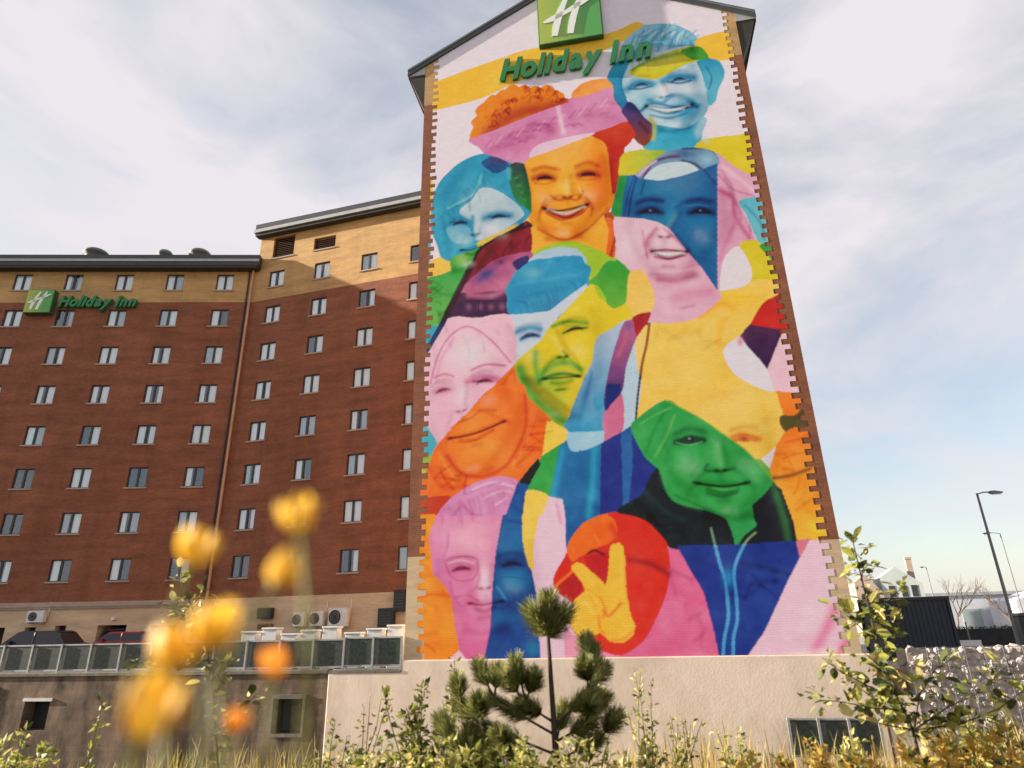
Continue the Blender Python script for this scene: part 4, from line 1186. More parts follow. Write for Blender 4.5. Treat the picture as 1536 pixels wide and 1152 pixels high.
    J.poly([(370, 265), (555, 225), (545, 430), (505, 465), (380, 320)], (204, 34, 40), smooth=False)
    J.stroke([(395, 240), (440, 218), (505, 248)], 20, (44, 16, 12), 0.95, clip=False)
    J.stroke([(160, 475), (290, 362)], 22, (250, 120, 44), 0.95, clip=False, hard=True)
    J.stroke([(690, 285), (850, 320), (975, 385)], 60, (164, 24, 30), 0.8, clip=False).stroke([(985, 360), (1060, 390), (1140, 430)], 40, (196, 84, 134), 0.7, clip=False)
    J.poly([(548, 205), (570, 170), (622, 165), (650, 192), (662, 300), (668, 480), (690, 620), (702, 690), (736, 760), (722, 830), (650, 884), (560, 880), (480, 812), (400, 850), (325, 842), (270, 765), (265, 660), (300, 570), (372, 512), (350, 450), (280, 360), (276, 330), (312, 300), (352, 315), (440, 390), (522, 468), (536, 400), (546, 280)], (253, 196, 62), smooth=False)
    J.stroke([(480, 560), (520, 640), (500, 700)], 26, (246, 150, 44), 0.9).stroke([(505, 650), (545, 690), (630, 600)], 26, (236, 120, 34), 0.9).stroke([(470, 690), (480, 780), (510, 820)], 24, (248, 150, 44), 0.9).stroke([(560, 870), (640, 860), (720, 800)], 30, (248, 150, 40), 0.8).stroke([(400, 540), (450, 620)], 18, (248, 164, 50), 0.8).stroke([(300, 620), (380, 600), (430, 680)], 18, (255, 214, 96), 0.8).stroke([(360, 480), (480, 560)], 18, (250, 166, 48), 0.7).stroke([(655, 250), (660, 420), (680, 600)], 14, (246, 150, 44), 0.7)
    # --- boy: green face, dark collar, blue jacket
    H.stroke([(840, 378), (920, 345), (1050, 380)], 46, (240, 150, 60), 0.95, clip=False).stroke([(880, 374), (950, 366), (1020, 378)], 24, (190, 80, 40), 0.95, clip=False).stroke([(850, 320), (940, 290), (1040, 320)], 26, (252, 186, 76), 0.8, clip=False)
    H.poly([(125, 290), (180, 222), (370, 98), (500, 158), (650, 240), (820, 360), (980, 480), (1145, 672), (1122, 722), (1022, 835), (920, 935), (830, 945), (700, 892), (520, 855), (400, 785), (350, 645), (320, 585), (240, 522), (168, 400)], (48, 168, 80), smooth=True)
    H.blob(210, 330, 80, 90, (70, 182, 96), 0.8).blob(480, 600, 130, 110, (76, 184, 100), 0.7).blob(720, 830, 200, 60, (70, 182, 96), 0.7).blob(740, 480, 50, 110, (84, 188, 106), 0.8).blob(1030, 620, 70, 70, (84, 186, 110), 0.7)
    H.stroke([(190, 270), (330, 190), (420, 150)], 16, (104, 192, 110), 0.8).stroke([(300, 500), (380, 360), (440, 210)], 24, (110, 192, 100), 0.7).stroke([(230, 480), (300, 300), (360, 200)], 30, (34, 140, 66), 0.6)
    H.stroke([(440, 345), (540, 310), (660, 330)], 44, (34, 132, 68), 0.8).stroke([(445, 400), (550, 372), (655, 385)], 46, (22, 60, 44), 0.95).stroke([(490, 392), (600, 378)], 24, (10, 18, 18))
    H.stroke([(680, 560), (660, 600), (760, 612), (870, 590)], 22, (26, 104, 56), 0.9).stroke([(570, 686), (700, 712), (850, 716), (985, 686)], 18, (24, 90, 54)).stroke([(680, 770), (790, 790), (890, 762)], 30, (30, 116, 64), 0.85).stroke([(560, 640), (620, 560)], 24, (36, 140, 70), 0.6).stroke([(720, 730), (800, 742), (880, 735)], 18, (92, 190, 110), 0.8)
    H.stroke([(440, 780), (620, 860), (800, 930), (930, 920)], 26, (30, 130, 66), 0.7)
    H.stroke([(385, 102), (500, 160), (650, 242), (820, 362), (980, 482), (1140, 668)], 12, (150, 190, 64), 0.7, clip=False)
    H.poly([(318, 588), (362, 720), (425, 832), (560, 872), (700, 910), (805, 962), (852, 1050), (875, 1170), (440, 1170), (390, 1110), (280, 1000), (160, 930), (30, 885), (200, 780), (250, 680)], (20, 30, 36))
    H.poly([(1000, 850), (1100, 770), (1152, 690), (1210, 740), (1292, 960), (1330, 1130), (890, 1150), (950, 1052), (1032, 1000)], (24, 26, 38), smooth=False)
    H.stroke([(1140, 690), (1215, 900), (1265, 1110)], 60, (44, 104, 56), 0.85)
    H.poly([(835, 935), (985, 850), (1002, 950), (1030, 1000), (930, 1085), (890, 1160), (852, 1040)], (60, 176, 96), (44, 160, 84))
    H.stroke([(330, 620), (380, 760), (480, 850), (640, 900)], 14, (60, 84, 76), 0.6, clip=False).stroke([(230, 760), (380, 900), (520, 960)], 40, (20, 62, 60), 0.5, clip=False)
    K.poly([(100, 150), (170, 150), (172, 190), (120, 175)], (20, 30, 36), smooth=False)
    K.poly([(168, 186), (400, 180), (560, 175), (1022, 152), (1052, 270), (962, 450), (882, 650), (802, 800), (655, 1010), (480, 1010), (425, 750), (362, 520), (282, 380)], (32, 58, 150), smooth=False)
    K.stroke([(610, 305), (780, 340), (970, 395)], 50, (22, 42, 116), 0.8).blob(300, 300, 120, 60, (26, 48, 132), 0.6).blob(760, 650, 140, 160, (28, 66, 160), 0.5)
    K.stroke([(553, 580), (560, 760), (545, 990)], 56, (14, 74, 160), 0.9)
    K.stroke([(445, 180), (480, 320), (515, 420), (532, 560), (540, 700), (512, 850), (500, 1010)], 24, (84, 168, 226), 0.95, hard=True).stroke([(660, 165), (605, 280), (580, 390), (598, 560), (604, 720), (577, 850), (577, 1010)], 24, (84, 168, 226), 0.95, hard=True)
    K.blob(540, 420, 42, 70, (44, 140, 206), 1.0).blob(555, 500, 30, 24, (24, 90, 170), 0.8)
    K.stroke([(415, 60), (432, 130), (446, 190)], 16, (130, 180, 150), 0.9, clip=False).stroke([(735, 92), (690, 130), (650, 180)], 16, (150, 190, 130), 0.9, clip=False)
    K.poly([(1028, 150), (1130, 130), (1060, 275), (1050, 250)], (228, 134, 156), smooth=False)
    K.poly([(1125, 148), (1500, 140), (1500, 1010), (660, 1010), (802, 800), (962, 452), (1055, 275)], (242, 208, 228), (240, 200, 222), smooth=False)
    K.stroke([(1310, 640), (1230, 820), (1140, 980)], 100, (236, 124, 176), 0.8).stroke([(1400, 860), (1330, 960)], 70, (236, 120, 160), 0.8).stroke([(1000, 960), (1300, 940)], 60, (246, 226, 226), 0.6)

    # faces modelled in tones over the flat colours
    face(B, (390, 612), (660, 572), (555, 690), (430, 765), (585, 790), (760, 752), (630, 925), 0.75, True, 0.3, 0.5, 0.4)
    face(C, (945, 322), (1255, 298), (1110, 448), (945, 540), (1100, 572), (1250, 515), (1085, 750), 0.75, True, 0.2, 0.7, 0.45)
    face(C, (335, 645), (612, 598), (445, 720), (345, 842), (420, 838), (500, 805), (400, 970), 0.6, False, 0.3, 0.0, 0.2, True, 0.5)
    face(D, (455, 560), (822, 560), (560, 735), (475, 848), (590, 862), (715, 852), (610, 1010), 0.75, True, 0.15, 0.8, 0.4, True, 0.7)
    face(E, (838, 492), (1165, 448), (1075, 640), (945, 808), (1065, 800), (1190, 788), (1040, 1090), 0.7, False, 0.12, 0.8, 0.4, True, 0.6)
    face(E, (212, 890), (505, 822), (345, 1030), (262, 1235), (440, 1205), (655, 1112), (440, 1480), 0.6, False, 0.15, 0.6, 0.3, True, 0.5)
    face(H, (550, 390), (945, 372), (775, 590), (605, 696), (790, 718), (960, 692), (840, 930), 0.55, False, 0.12, 0.35, 0.3, True, 0.8)
    face(I, (440, 350), (800, 318), (610, 480), (500, 600), (600, 610), (740, 585), (620, 790), 0.5, False, 0.1, 0.4, 0.2, True, 0.6)
    # open eyes of the boy, eyes of the masked woman
    H.poly([(452, 398), (500, 366), (570, 352), (630, 366), (652, 384), (600, 404), (530, 414)], (24, 60, 46))
    H.blob(560, 382, 34, 26, (8, 16, 16), 1.0, clip=False).blob(548, 374, 8, 7, (150, 200, 160), 0.9, clip=False).stroke([(450, 400), (540, 420), (640, 396)], 8, (110, 190, 120), 0.7, clip=False)
    H.poly([(850, 384), (900, 356), (970, 352), (1030, 374), (980, 394), (910, 396)], (226, 130, 60))
    H.blob(940, 374, 30, 20, (170, 66, 34), 0.95, clip=False)
    for ex_, ey_ in ((465, 562), (825, 562)):
        D.blob(ex_, ey_, 30, 20, (6, 26, 70), 0.95, clip=False).blob(ex_ - 8, ey_ - 7, 8, 6, (120, 180, 220), 0.8, clip=False)
    # tight curls along the girl's hair
    for k in range(46):
        a = random.random()
        x = 500 + 560 * a; y = 700 + 240 * (1 - a) + random.uniform(-60, 60) - 130 * math.sin(math.pi * a)
        tone_stroke(A, [(x, y), (x + random.uniform(8, 26), y - random.uniform(8, 24)), (x + random.uniform(25, 45), y + random.uniform(-10, 14))], random.uniform(10, 20), 0.8, random.uniform(0.3, 0.7))
    for k in range(30):
        x, y = random.uniform(520, 1480), 0
        y = 1060 - (x - 520) * 0.31 + random.uniform(-70, 60)
        tone_stroke(A, [(x, y), (x + 30, y - 12), (x + 60, y - 6)], random.uniform(14, 34), random.choice((0.4, 0.6, 0.8)), random.uniform(0.1, 0.35))
    for S, x0, y0, x1, y1, n_, w_, k_ in ((G, 840, 560, 980, 300, 9, 16, 0.7), (G, 180, 600, 420, 720, 8, 22, 0.6), (H, 1180, 420, 1440, 900, 9, 26, 0.5), (F, 420, 460, 860, 560, 7, 40, 0.15), (J, 1000, 420, 1240, 900, 8, 34, 0.25), (K, 560, 560, 900, 420, 8, 34, 0.3), (H, 120, 860, 520, 1060, 8, 30, 0.3), (I, 160, 120, 200, 900, 9, 34, 0.25), (C, 520, 900, 800, 780, 7, 24, 0.5), (E, 110, 120, 220, 380, 8, 22, 0.5)):
        for j in range(n_):
            a = j / (n_ - 1)
            x, y = x0 + (x1 - x0) * a + random.uniform(-30, 30), y0 + (y1 - y0) * a + random.uniform(-20, 20)
            dx, dy = random.uniform(-90, 90), random.uniform(-70, 70)
            tone_stroke(S, [(x - dx, y - dy), (x + random.uniform(-20, 20), y), (x + dx, y + dy)], w_ * random.uniform(0.6, 1.5), k_, random.uniform(0.2, 0.55) if k_ > 0.2 else 0.25)
    # beard
    for k in range(26):
        a = k / 25
        tone_stroke(E, [(780 + 300 * a, 800 + 270 * a), (830 + 290 * a, 800 + 240 * a)], 60, 0.25, 0.4)
    # hair and cloth streaks
    for S, p0, p1, nn, w, kk in ((C, (200, 600), (560, 220), 16, 16, 0.5), (B, (310, 400), (740, 260), 14, 14, 0.5), (D, (960, 260), (1180, 700), 14, 14, 0.6), (G, (230, 900), (760, 690), 16, 16, 0.5), (E, (720, 260), (1220, 60), 16, 14, 0.35), (E, (140, 560), (680, 420), 6, 20, 0.3)):
        for k in range(nn):
            a = k / (nn - 1)
            x, y = p0[0] + (p1[0] - p0[0]) * a, p0[1] + (p1[1] - p0[1]) * a
            dx, dy = random.uniform(20, 110), random.uniform(40, 150)
            tone_stroke(S, [(x, y), (x + dx * 0.5, y + dy * 0.4), (x + dx * 0.7, y + dy)], w * random.uniform(0.9, 2.2), kk * 0.8, random.uniform(0.15, 0.4))


draw_mural()
# bleed paint a little into unpainted slivers so neighbouring colours meet
for _ in range(6):
    acc = np.zeros_like(CANVAS); cnt = np.zeros((nz, ns))
    for dy_, dx_ in ((0, 1), (0, -1), (1, 0), (-1, 0)):
        pm2 = np.roll(PAINTED, (dy_, dx_), (0, 1)); cm2 = np.roll(CANVAS, (dy_, dx_), (0, 1))
        acc += cm2 * pm2[..., None]; cnt += pm2
    new = (~PAINTED) & (cnt > 0)
    CANVAS[new] = acc[new] / cnt[new][:, None]
    PAINTED |= new


def soft_noise(cell):
    gy_, gx_ = int(nz / cell) + 3, int(ns / cell) + 3
    g = rng.normal(0, 1, (gy_, gx_))
    yy = np.arange(nz) / cell; xx = np.arange(ns) / cell
    y0 = yy.astype(int); x0 = xx.astype(int)
    fy = (yy - y0)[:, None]; fx = (xx - x0)[None]
    fy = fy * fy * (3 - 2 * fy); fx = fx * fx * (3 - 2 * fx)
    a, b_ = g[np.ix_(y0, x0)], g[np.ix_(y0, x0 + 1)]
    c, d = g[np.ix_(y0 + 1, x0)], g[np.ix_(y0 + 1, x0 + 1)]
    return (a * (1 - fx) + b_ * fx) * (1 - fy) + (c * (1 - fx) + d * fx) * fy


mott = 0.5 * soft_noise(34) + 0.35 * soft_noise(13) + 0.25 * soft_noise(5)
white_mask = CANVAS.min(2) > 0.6
mott = np.where(white_mask, mott * 0.15, mott)
CANVAS = np.clip(CANVAS, 0.003, 0.93) ** (1 + 0.13 * np.clip(mott, -1.6, 1.8))[..., None]
# soften brush edges a little
for _ in range(1):
    k_ = CANVAS.copy()
    k_[1:-1, 1:-1] = (CANVAS[1:-1, 1:-1] * 4 + CANVAS[:-2, 1:-1] + CANVAS[2:, 1:-1] + CANVAS[1:-1, :-2] + CANVAS[1:-1, 2:]) / 8
    CANVAS = k_
# toothed side edges following the brick courses, top edge under the bargeboards
cxm = (GX[:-1, :-1] + GX[1:, 1:]) / 2
czm = (GZ[:-1, :-1] + GZ[1:, 1:]) / 2
tooth = (np.floor((czm + 0.93) / 0.2) % 2) == 0
trow = np.floor((czm + 0.93) / 0.2).astype(int)
jl = rng.choice([-0.03, 0.0, 0.0, 0.0, 0.03, 0.06], trow.max() + 2); jr = rng.choice([-0.06, -0.03, 0.0, 0.0, 0.0, 0.03], trow.max() + 2)
left_edge = np.where(tooth, 0.62, 0.43) + jl[trow]
right_edge = np.where(tooth, 13.54, 13.73) + jr[trow]
keep = (cxm > left_edge) & (cxm < right_edge) & (czm < EAVE + np.minimum(cxm, GW - cxm) * SLOPE - 0.05)
vid = np.arange(nz * ns).reshape(nz, ns)
quads = np.stack([vid[:-1, :-1][keep], vid[:-1, 1:][keep], vid[1:, 1:][keep], vid[1:, :-1][keep]], 1)
used, inv = np.unique(quads.ravel(), return_inverse=True)
nv, nq = len(used), len(quads)
me = bpy.data.meshes.new('mural')
me.vertices.add(nv)
co = np.stack([GX.ravel()[used], np.full(nv, -0.006), GZ.ravel()[used]], 1).astype(np.float32)
me.vertices.foreach_set('co', co.ravel())
me.loops.add(nq * 4)
me.loops.foreach_set('vertex_index', inv.astype(np.int32))
me.polygons.add(nq)
me.polygons.foreach_set('loop_start', (np.arange(nq) * 4).astype(np.int32))
me.update(calc_edges=True)
ca = me.color_attributes.new('paint', 'FLOAT_COLOR', 'POINT')
rgba = np.ones((nv, 4), np.float32)
rgba[:, :3] = CANVAS.reshape(-1, 3)[used]
ca.data.foreach_set('color', rgba.ravel())
mm, nt, bs = new_mat('mural paint')
at_ = nt.nodes.new('ShaderNodeVertexColor'); at_.layer_name = 'paint'
vec = tex_coord(nt, ('X', 'Z'))
n1 = nt.nodes.new('ShaderNodeTexNoise'); n1.inputs['Scale'].default_value = 2.5; n1.inputs['Detail'].default_value = 8
nt.links.new(vec, n1.inputs['Vector'])
mr = nt.nodes.new('ShaderNodeMapRange'); mr.inputs['To Min'].default_value = 0.93; mr.inputs['To Max'].default_value = 1.06
nt.links.new(n1.outputs['Fac'], mr.inputs['Value'])
mx = nt.nodes.new('ShaderNodeMix'); mx.data_type = 'RGBA'; mx.blend_type = 'MULTIPLY'; mx.inputs['Factor'].default_value = 1.0
nt.links.new(at_.outputs['Color'], mx.inputs['A']); nt.links.new(mr.outputs[0], mx.inputs['B'])
br = nt.nodes.new('ShaderNodeTexBrick')
br.inputs['Scale'].default_value = 1.0; br.inputs['Brick Width'].default_value = 0.225; br.inputs['Row Height'].default_value = 0.075; br.inputs['Mortar Size'].default_value = 0.006
br.inputs['Color1'].default_value = (1, 1, 1, 1); br.inputs['Color2'].default_value = (0.95, 0.95, 0.95, 1); br.inputs['Mortar'].default_value = (0.84, 0.84, 0.84, 1)
nt.links.new(vec, br.inputs['Vector'])
mx2 = nt.nodes.new('ShaderNodeMix'); mx2.data_type = 'RGBA'; mx2.blend_type = 'MULTIPLY'; mx2.inputs['Factor'].default_value = 1.0
nt.links.new(mx.outputs['Result'], mx2.inputs['A']); nt.links.new(br.outputs['Color'], mx2.inputs['B'])
nt.links.new(mx2.outputs['Result'], bs.inputs['Base Color'])
bp = nt.nodes.new('ShaderNodeBump'); bp.inputs['Strength'].default_value = 0.55; bp.inputs['Distance'].default_value = 0.004; bp.invert = True
nt.links.new(br.outputs['Fac'], bp.inputs['Height']); nt.links.new(bp.outputs['Normal'], bs.inputs['Normal'])
bs.inputs['Roughness'].default_value = 0.7
bs.inputs['Specular IOR Level'].default_value = 0.2
me.materials.append(mm)
mo = obj('mural', me, GB)
mo['label'] = 'painted mural of overlapping multicoloured portraits with toothed edges'


# ------------------------------------------------------------------ lettering and signs
def letter_mesh(ch, depth, bold):
    cu = bpy.data.curves.new('glyph', 'FONT')
    cu.body = ch
    cu.shear = 0.28
    cu.extrude = depth / 2
    cu.offset = bold
    cu.resolution_u = 3
    o = bpy.data.objects.new('glyph', cu)
    col.objects.link(o)
    dg = bpy.context.evaluated_depsgraph_get()
    me = bpy.data.meshes.new_from_object(o.evaluated_get(dg))
    bpy.data.objects.remove(o)
    bpy.data.curves.remove(cu)
    return me


def hotel_sign(parent_loc, rz, box, text, label_box, label_text, depth):
    bx0, bx1, bz0, bz1 = box
    w = bx1 - bx0
    base = Vector(parent_loc)
    ex = Vector((math.cos(rz), math.sin(rz), 0)); ny = Vector((-math.sin(rz), math.cos(rz), 0))
    t = thing('logo_sign', label_box, 'sign', base + ex * bx0 + ny * -0.03 + Vector((0, 0, bz0)), rz)
    h = bz1 - bz0
    b = MB(); b.box(0, w, -depth, 0.05, 0, h)
    bevel(b.build('sign_box', M['sign_side'], t), 0.03)
    b = MB(); b.box(0.02 * w, 0.98 * w, -depth - 0.012, -depth, 0.02 * h, 0.98 * h)
    b.build('face', sign_face_mat(w), t)
    # white initial: two slanted strokes and a flying crossbar, ribbons with a tapering width

    def ribbon(pts, ws):
        b = MB()
        n = 14
        P = [catmull(pts, k / n) for k in range(n + 1)]
        Wd = [np.interp(k / n, np.linspace(0, 1, len(ws)), ws) for k in range(n + 1)]
        up, dn = [], []
        for k in range(n + 1):
            a = np.array(P[max(k - 1, 0)]); c = np.array(P[min(k + 1, n)])
            d = (c - a) / (np.linalg.norm(c - a) + 1e-9)
            nn = np.array([-d[1], d[0]])
            up.append(np.array(P[k]) + nn * Wd[k] / 2); dn.append(np.array(P[k]) - nn * Wd[k] / 2)
        y0, y1 = -depth - 0.05, -depth - 0.008
        for k in range(n):
            q = [up[k], up[k + 1], dn[k + 1], dn[k]]
            b.quad(*[(x * w, y0, z * h) for x, z in q[::-1]])
            b.quad((up[k][0] * w, y0, up[k][1] * h), (up[k + 1][0] * w, y0, up[k + 1][1] * h), (up[k + 1][0] * w, y1, up[k + 1][1] * h), (up[k][0] * w, y1, up[k][1] * h))
            b.quad((dn[k + 1][0] * w, y0, dn[k + 1][1] * h), (dn[k][0] * w, y0, dn[k][1] * h), (dn[k][0] * w, y1, dn[k][1] * h), (dn[k + 1][0] * w, y1, dn[k + 1][1] * h))
        b.build('emblem_stroke', M['emblem'], t)
    ribbon([(0.50, 0.90), (0.38, 0.62), (0.30, 0.35), (0.26, 0.12)], [0.05, 0.10, 0.11, 0.08])
    ribbon([(0.74, 0.90), (0.62, 0.62), (0.54, 0.35), (0.50, 0.12)], [0.05, 0.10, 0.11, 0.09])
    ribbon([(0.10, 0.42), (0.24, 0.47), (0.45, 0.56), (0.72, 0.70), (0.92, 0.80)], [0.03, 0.10, 0.07, 0.09, 0.03])
    # letters
    tx0, tx1, tz, th, body = text
    t2 = thing('lettering_sign', label_text, 'sign', base + ex * tx0 + ny * -0.02 + Vector((0, 0, tz)), rz)
    adv = {'H': 0.76, 'o': 0.60, 'l': 0.27, 'i': 0.27, 'd': 0.62, 'a': 0.57, 'y': 0.54, ' ': 0.30, 'I': 0.33, 'n': 0.60}
    tot = sum(adv[c] for c in body)
    sx = (tx1 - tx0) / tot
    sz = th / 0.73
    x = 0
    for c in body:
        if c != ' ':
            me = letter_mesh(c, depth * 0.7, 0.042)
            me.transform(Matrix.Diagonal((sx, sz, 1, 1)))
            me.transform(Matrix.Rotation(math.pi / 2, 4, 'X'))
            me.materials.clear(); me.materials.append(M['green_letter'])
            o = obj('letter', me, t2, (x * sx, -depth * 0.36, 0))
        x += adv[c]


def catmull(pts, t):
    n = len(pts) - 1
    k = min(int(t * n), n - 1); u = t * n - k
    p0, p1, p2, p3 = (np.array(pts[max(k - 1, 0)], float), np.array(pts[k], float), np.array(pts[k + 1], float), np.array(pts[min(k + 2, n)], float))
    return 0.5 * ((2 * p1) + (-p0 + p2) * u + (2 * p0 - 5 * p1 + 4 * p2 - p3) * u * u + (-p0 + 3 * p1 - 3 * p2 + p3) * u ** 3)


hotel_sign(GABLE, PU, (5.45, 8.4, 24.75, 27.9), (3.55, 10.45, 23.2, 1.2, 'Holiday Inn'),
           'large square green sign box with white slanted initial on mural gable', 'green raised lettering across the yellow band at the top of the mural', 0.2)
hotel_sign(CORNER, PL, (-15.75, -13.9, 21.45, 23.3), (-13.6, -8.1, 22.05, 0.85, 'Holiday Inn'),
           'small square green sign box with white initial on brick hotel wing', 'green raised lettering fixed where buff and red brick meet on the wing', 0.42)

# ------------------------------------------------------------------ retaining walls below the terrace
RW = thing('retaining_wall', 'dark stained old retaining wall with small window openings under the railing', 'wall', GABLE, PU)
ow = [(-14.2, -13.15, -3.05, -2.12, 0.5), (-4.5, -3.45, -3.1, -2.07, 0.35)]
wall_with_holes('wall_face', RW, -40, -2.62, LOW - 0.3, -1.32, ow, [(-9, M['oldwall'])])
b = MB(); b.box(-40, -2.62, -0.06, 0.34, -1.32, -1.19); bevel(b.build('coping', M['coping'], RW), 0.02)
for k, (xa, xb, za, zb, dp) in enumerate(ow):
    b = MB(); b.box(xa - 0.02, xb + 0.02, dp - 0.02, dp + 0.05, za - 0.02, zb + 0.02); b.build('dark_pane', M['carglass'] if k else M['dark'], RW)
    b = MB(); b.box(xa - 0.06, xb + 0.1, -0.05, 0.1, zb + 0.002, zb + (0.13 if k else 0.1)); b.build('lintel', M['lintel'] if not k else M['coping'], RW)
    if k:
        b = MB()
        for q in ((xa - 0.09, xa, za - 0.1, zb), (xb, xb + 0.09, za - 0.1, zb), (xa, xb, za - 0.1, za - 0.0)):
            b.box(q[0], q[1], -0.04, 0.12, q[2], q[3])
        b.build('window_surround', M['coping'], RW)
# buttress pilasters and pipe stubs, each a part
for x in (-34, -27.5, -21, -16.9, -8.6):
    b = MB(); b.box(x - 0.25, x + 0.25, -0.14, 0.0, LOW, -1.33); b.build('pier', M['oldwall'], RW)

PW = thing('plinth_wall', 'smooth pale rendered plinth wall below the mural', 'wall', GABLE, PU)
b = MB(); b.prism([(-2.6, LOW - 0.3), (14.35, LOW - 0.3), (14.35, -0.935), (-0.06, -0.935), (-0.06, -1.3), (-2.6, -1.3)], -0.05, 0.6)
bevel(b.build('rendered_face', M['render'], PW), 0.03)
b = MB(); b.box(-2.6, -0.08, -0.07, 0.5, -1.3, -1.22); b.build('coping', M['coping'], PW)


# ------------------------------------------------------------------ railings
def railing(name, label, xs, z0, z1, y=0.12, group=None, panel=True, base=GABLE, rz=PU):
    t = thing(name, label, 'railing', base, rz, group)
    b = MB(); b.box(xs[0] - 0.03, xs[-1] + 0.03, y - 0.03, y + 0.03, z1 - 0.05, z1); b.build('top_rail', M['rail'], t)
    b = MB(); b.box(xs[0] - 0.03, xs[-1] + 0.03, y - 0.025, y + 0.025, z0 + 0.05, z0 + 0.1); b.build('bottom_rail', M['rail'], t)
    bp = MB(); bp.box(-0.035, 0.035, y - 0.075, y - 0.03, z0 - 0.09, z1 + 0.01)
    pm_ = bp.mesh('post', M['rail'])
    for x in xs:
        obj('post', pm_, t, (x, 0, 0))
    w = xs[1] - xs[0]
    bq = MB(); bq.box(0.03, w - 0.03, y - 0.012, y + 0.012, z0 + 0.1, z1 - 0.05)
    qm = bq.mesh('panel', M['panel'])
    for x in xs[:-1]:
        obj('panel', qm, t, (x, 0, 0))
    return t


railing('terrace_railing', 'long grey post railing with dark panels above the stained wall', [-2.05 - 1.24 * k for k in range(23)][::-1], -1.19, -0.24)
railing('plinth_railing', 'short grey railing with dark speckled panels on the pale wall beside the mural', [-2.12, -1.09, -0.09], -1.16, -0.2, 0.02)
railing('basement_railing', 'dark panelled railing standing low against the pale plinth wall', [11.65, 12.45, 13.25, 14.05], -3.6, -2.58, -0.35)

# ------------------------------------------------------------------ stone gabion wall at the yard edge
GBW = thing('gabion_wall', 'wall of pale pinkish stones in wire baskets at the yard edge', 'wall', GABLE, PU)
b = MB(); b.box(15.3, 26, 0.085, 0.9, LOW - 0.2, -0.86); b.build('core', M['stone'], GBW)
stm = []
for k in range(7):
    b = MB()
    n, rings = 7, 3
    jit = [[random.uniform(0.78, 1.15) for _ in range(n)] for _ in range(rings)]
    prof = [(0.62, -0.42), (1.0, 0.0), (0.66, 0.44)]
    i0 = 0
    for q, (rr, z) in enumerate(prof):
        for j in range(n):
            a = 2 * math.pi * (j + 0.3 * q) / n
            b.v.append((rr * jit[q][j] * math.cos(a) * 0.13, rr * jit[q][j] * math.sin(a) * 0.11, z * 0.21))
    b.v += [(0, 0, -0.115), (0, 0, 0.115)]
    for q in range(rings - 1):
        for j in range(n):
            j2 = (j + 1) % n
            b.f.append((q * n + j, q * n + j2, (q + 1) * n + j2, (q + 1) * n + j))
    for j in range(n):
        j2 = (j + 1) % n
        b.f.append((j2, j, 3 * n)); b.f.append((2 * n + j, 2 * n + j2, 3 * n + 1))
    b.mi = [0] * len(b.f)
    stm.append(b.mesh('stone', M['stone'] if k % 2 == 0 else M['stone2']))
for r_ in range(13):
    for c_ in range(23):
        x = 15.42 + 0.232 * c_ + (0.116 if r_ % 2 else 0) + random.uniform(-0.03, 0.03)
        z = -0.9 - 0.172 * r_ + random.uniform(-0.02, 0.02)
        o = obj('stone', random.choice(stm), GBW, (x, 0.1 + random.uniform(-0.02, 0.03), z))
        o.rotation_euler = (random.uniform(-0.3, 0.3), random.uniform(-0.6, 0.6), random.uniform(-0.4, 0.4) + random.choice((0, 3.14)))
        q = random.uniform(0.8, 1.45)
        o.scale = (q * random.uniform(0.8, 1.25), q * 0.75, q * random.uniform(0.7, 1.1))
b = MB()
for r_ in range(13):
    for c_ in range(23):
        x = 20.78 + 0.232 * c_ + (0.116 if r_ % 2 else 0) + random.uniform(-0.03, 0.03)
        z = -0.9 - 0.172 * r_ + random.uniform(-0.02, 0.02)
        me = random.choice(stm)
        a = random.uniform(0, 6.28); ca, sa = math.cos(a), math.sin(a)
        i0 = len(b.v)
        b.v += [(x + (v.co.x * ca - v.co.y * sa) * 1.3, 0.1 + (v.co.x * sa + v.co.y * ca) * 1.3, z + v.co.z * 1.3) for v in me.vertices]
        for p_ in me.polygons:
            b.f.append(tuple(i0 + k for k in p_.vertices)); b.mi.append(0)
tag(b.build('far_stones', M['stone'], GBW), kind='stuff')
for k in range(22):
    x = 15.3 + k * 0.5
    b = MB(); b.box(x - 0.007, x + 0.007, -0.065, -0.05, -3.4, -0.76); b.build('basket_wire', M['wire'], GBW)
for k in range(6):
    z = -0.8 - k * 0.45
    b = MB(); b.box(15.28, 26, -0.049, -0.036, z - 0.007, z + 0.007); b.build('basket_wire', M['wire'], GBW)

# brown box panel between plinth and stones
b = MB(); b.box(-0.3, 0.3, -0.2, 0.2, 0, 0.62); b.box(-0.34, 0.34, -0.24, 0.24, 0.62, 0.68)
o = b.build('service_cabinet', M['rust']); o.location = gpt(14.75, 0.35, -2.05); o.rotation_euler[2] = PU
tag(o, 'small rusty brown cabinet at the corner of the plinth wall', 'cabinet')
b = MB(); b.box(-0.45, 0.45, -0.4, 0.3, -2.3, 0.0)
o = b.build('cabinet_base', M['render']); o.location = gpt(14.87, 0.4, -2.05); o.rotation_euler[2] = PU
tag(o, 'pale rendered stub of wall under the brown cabinet', 'wall')


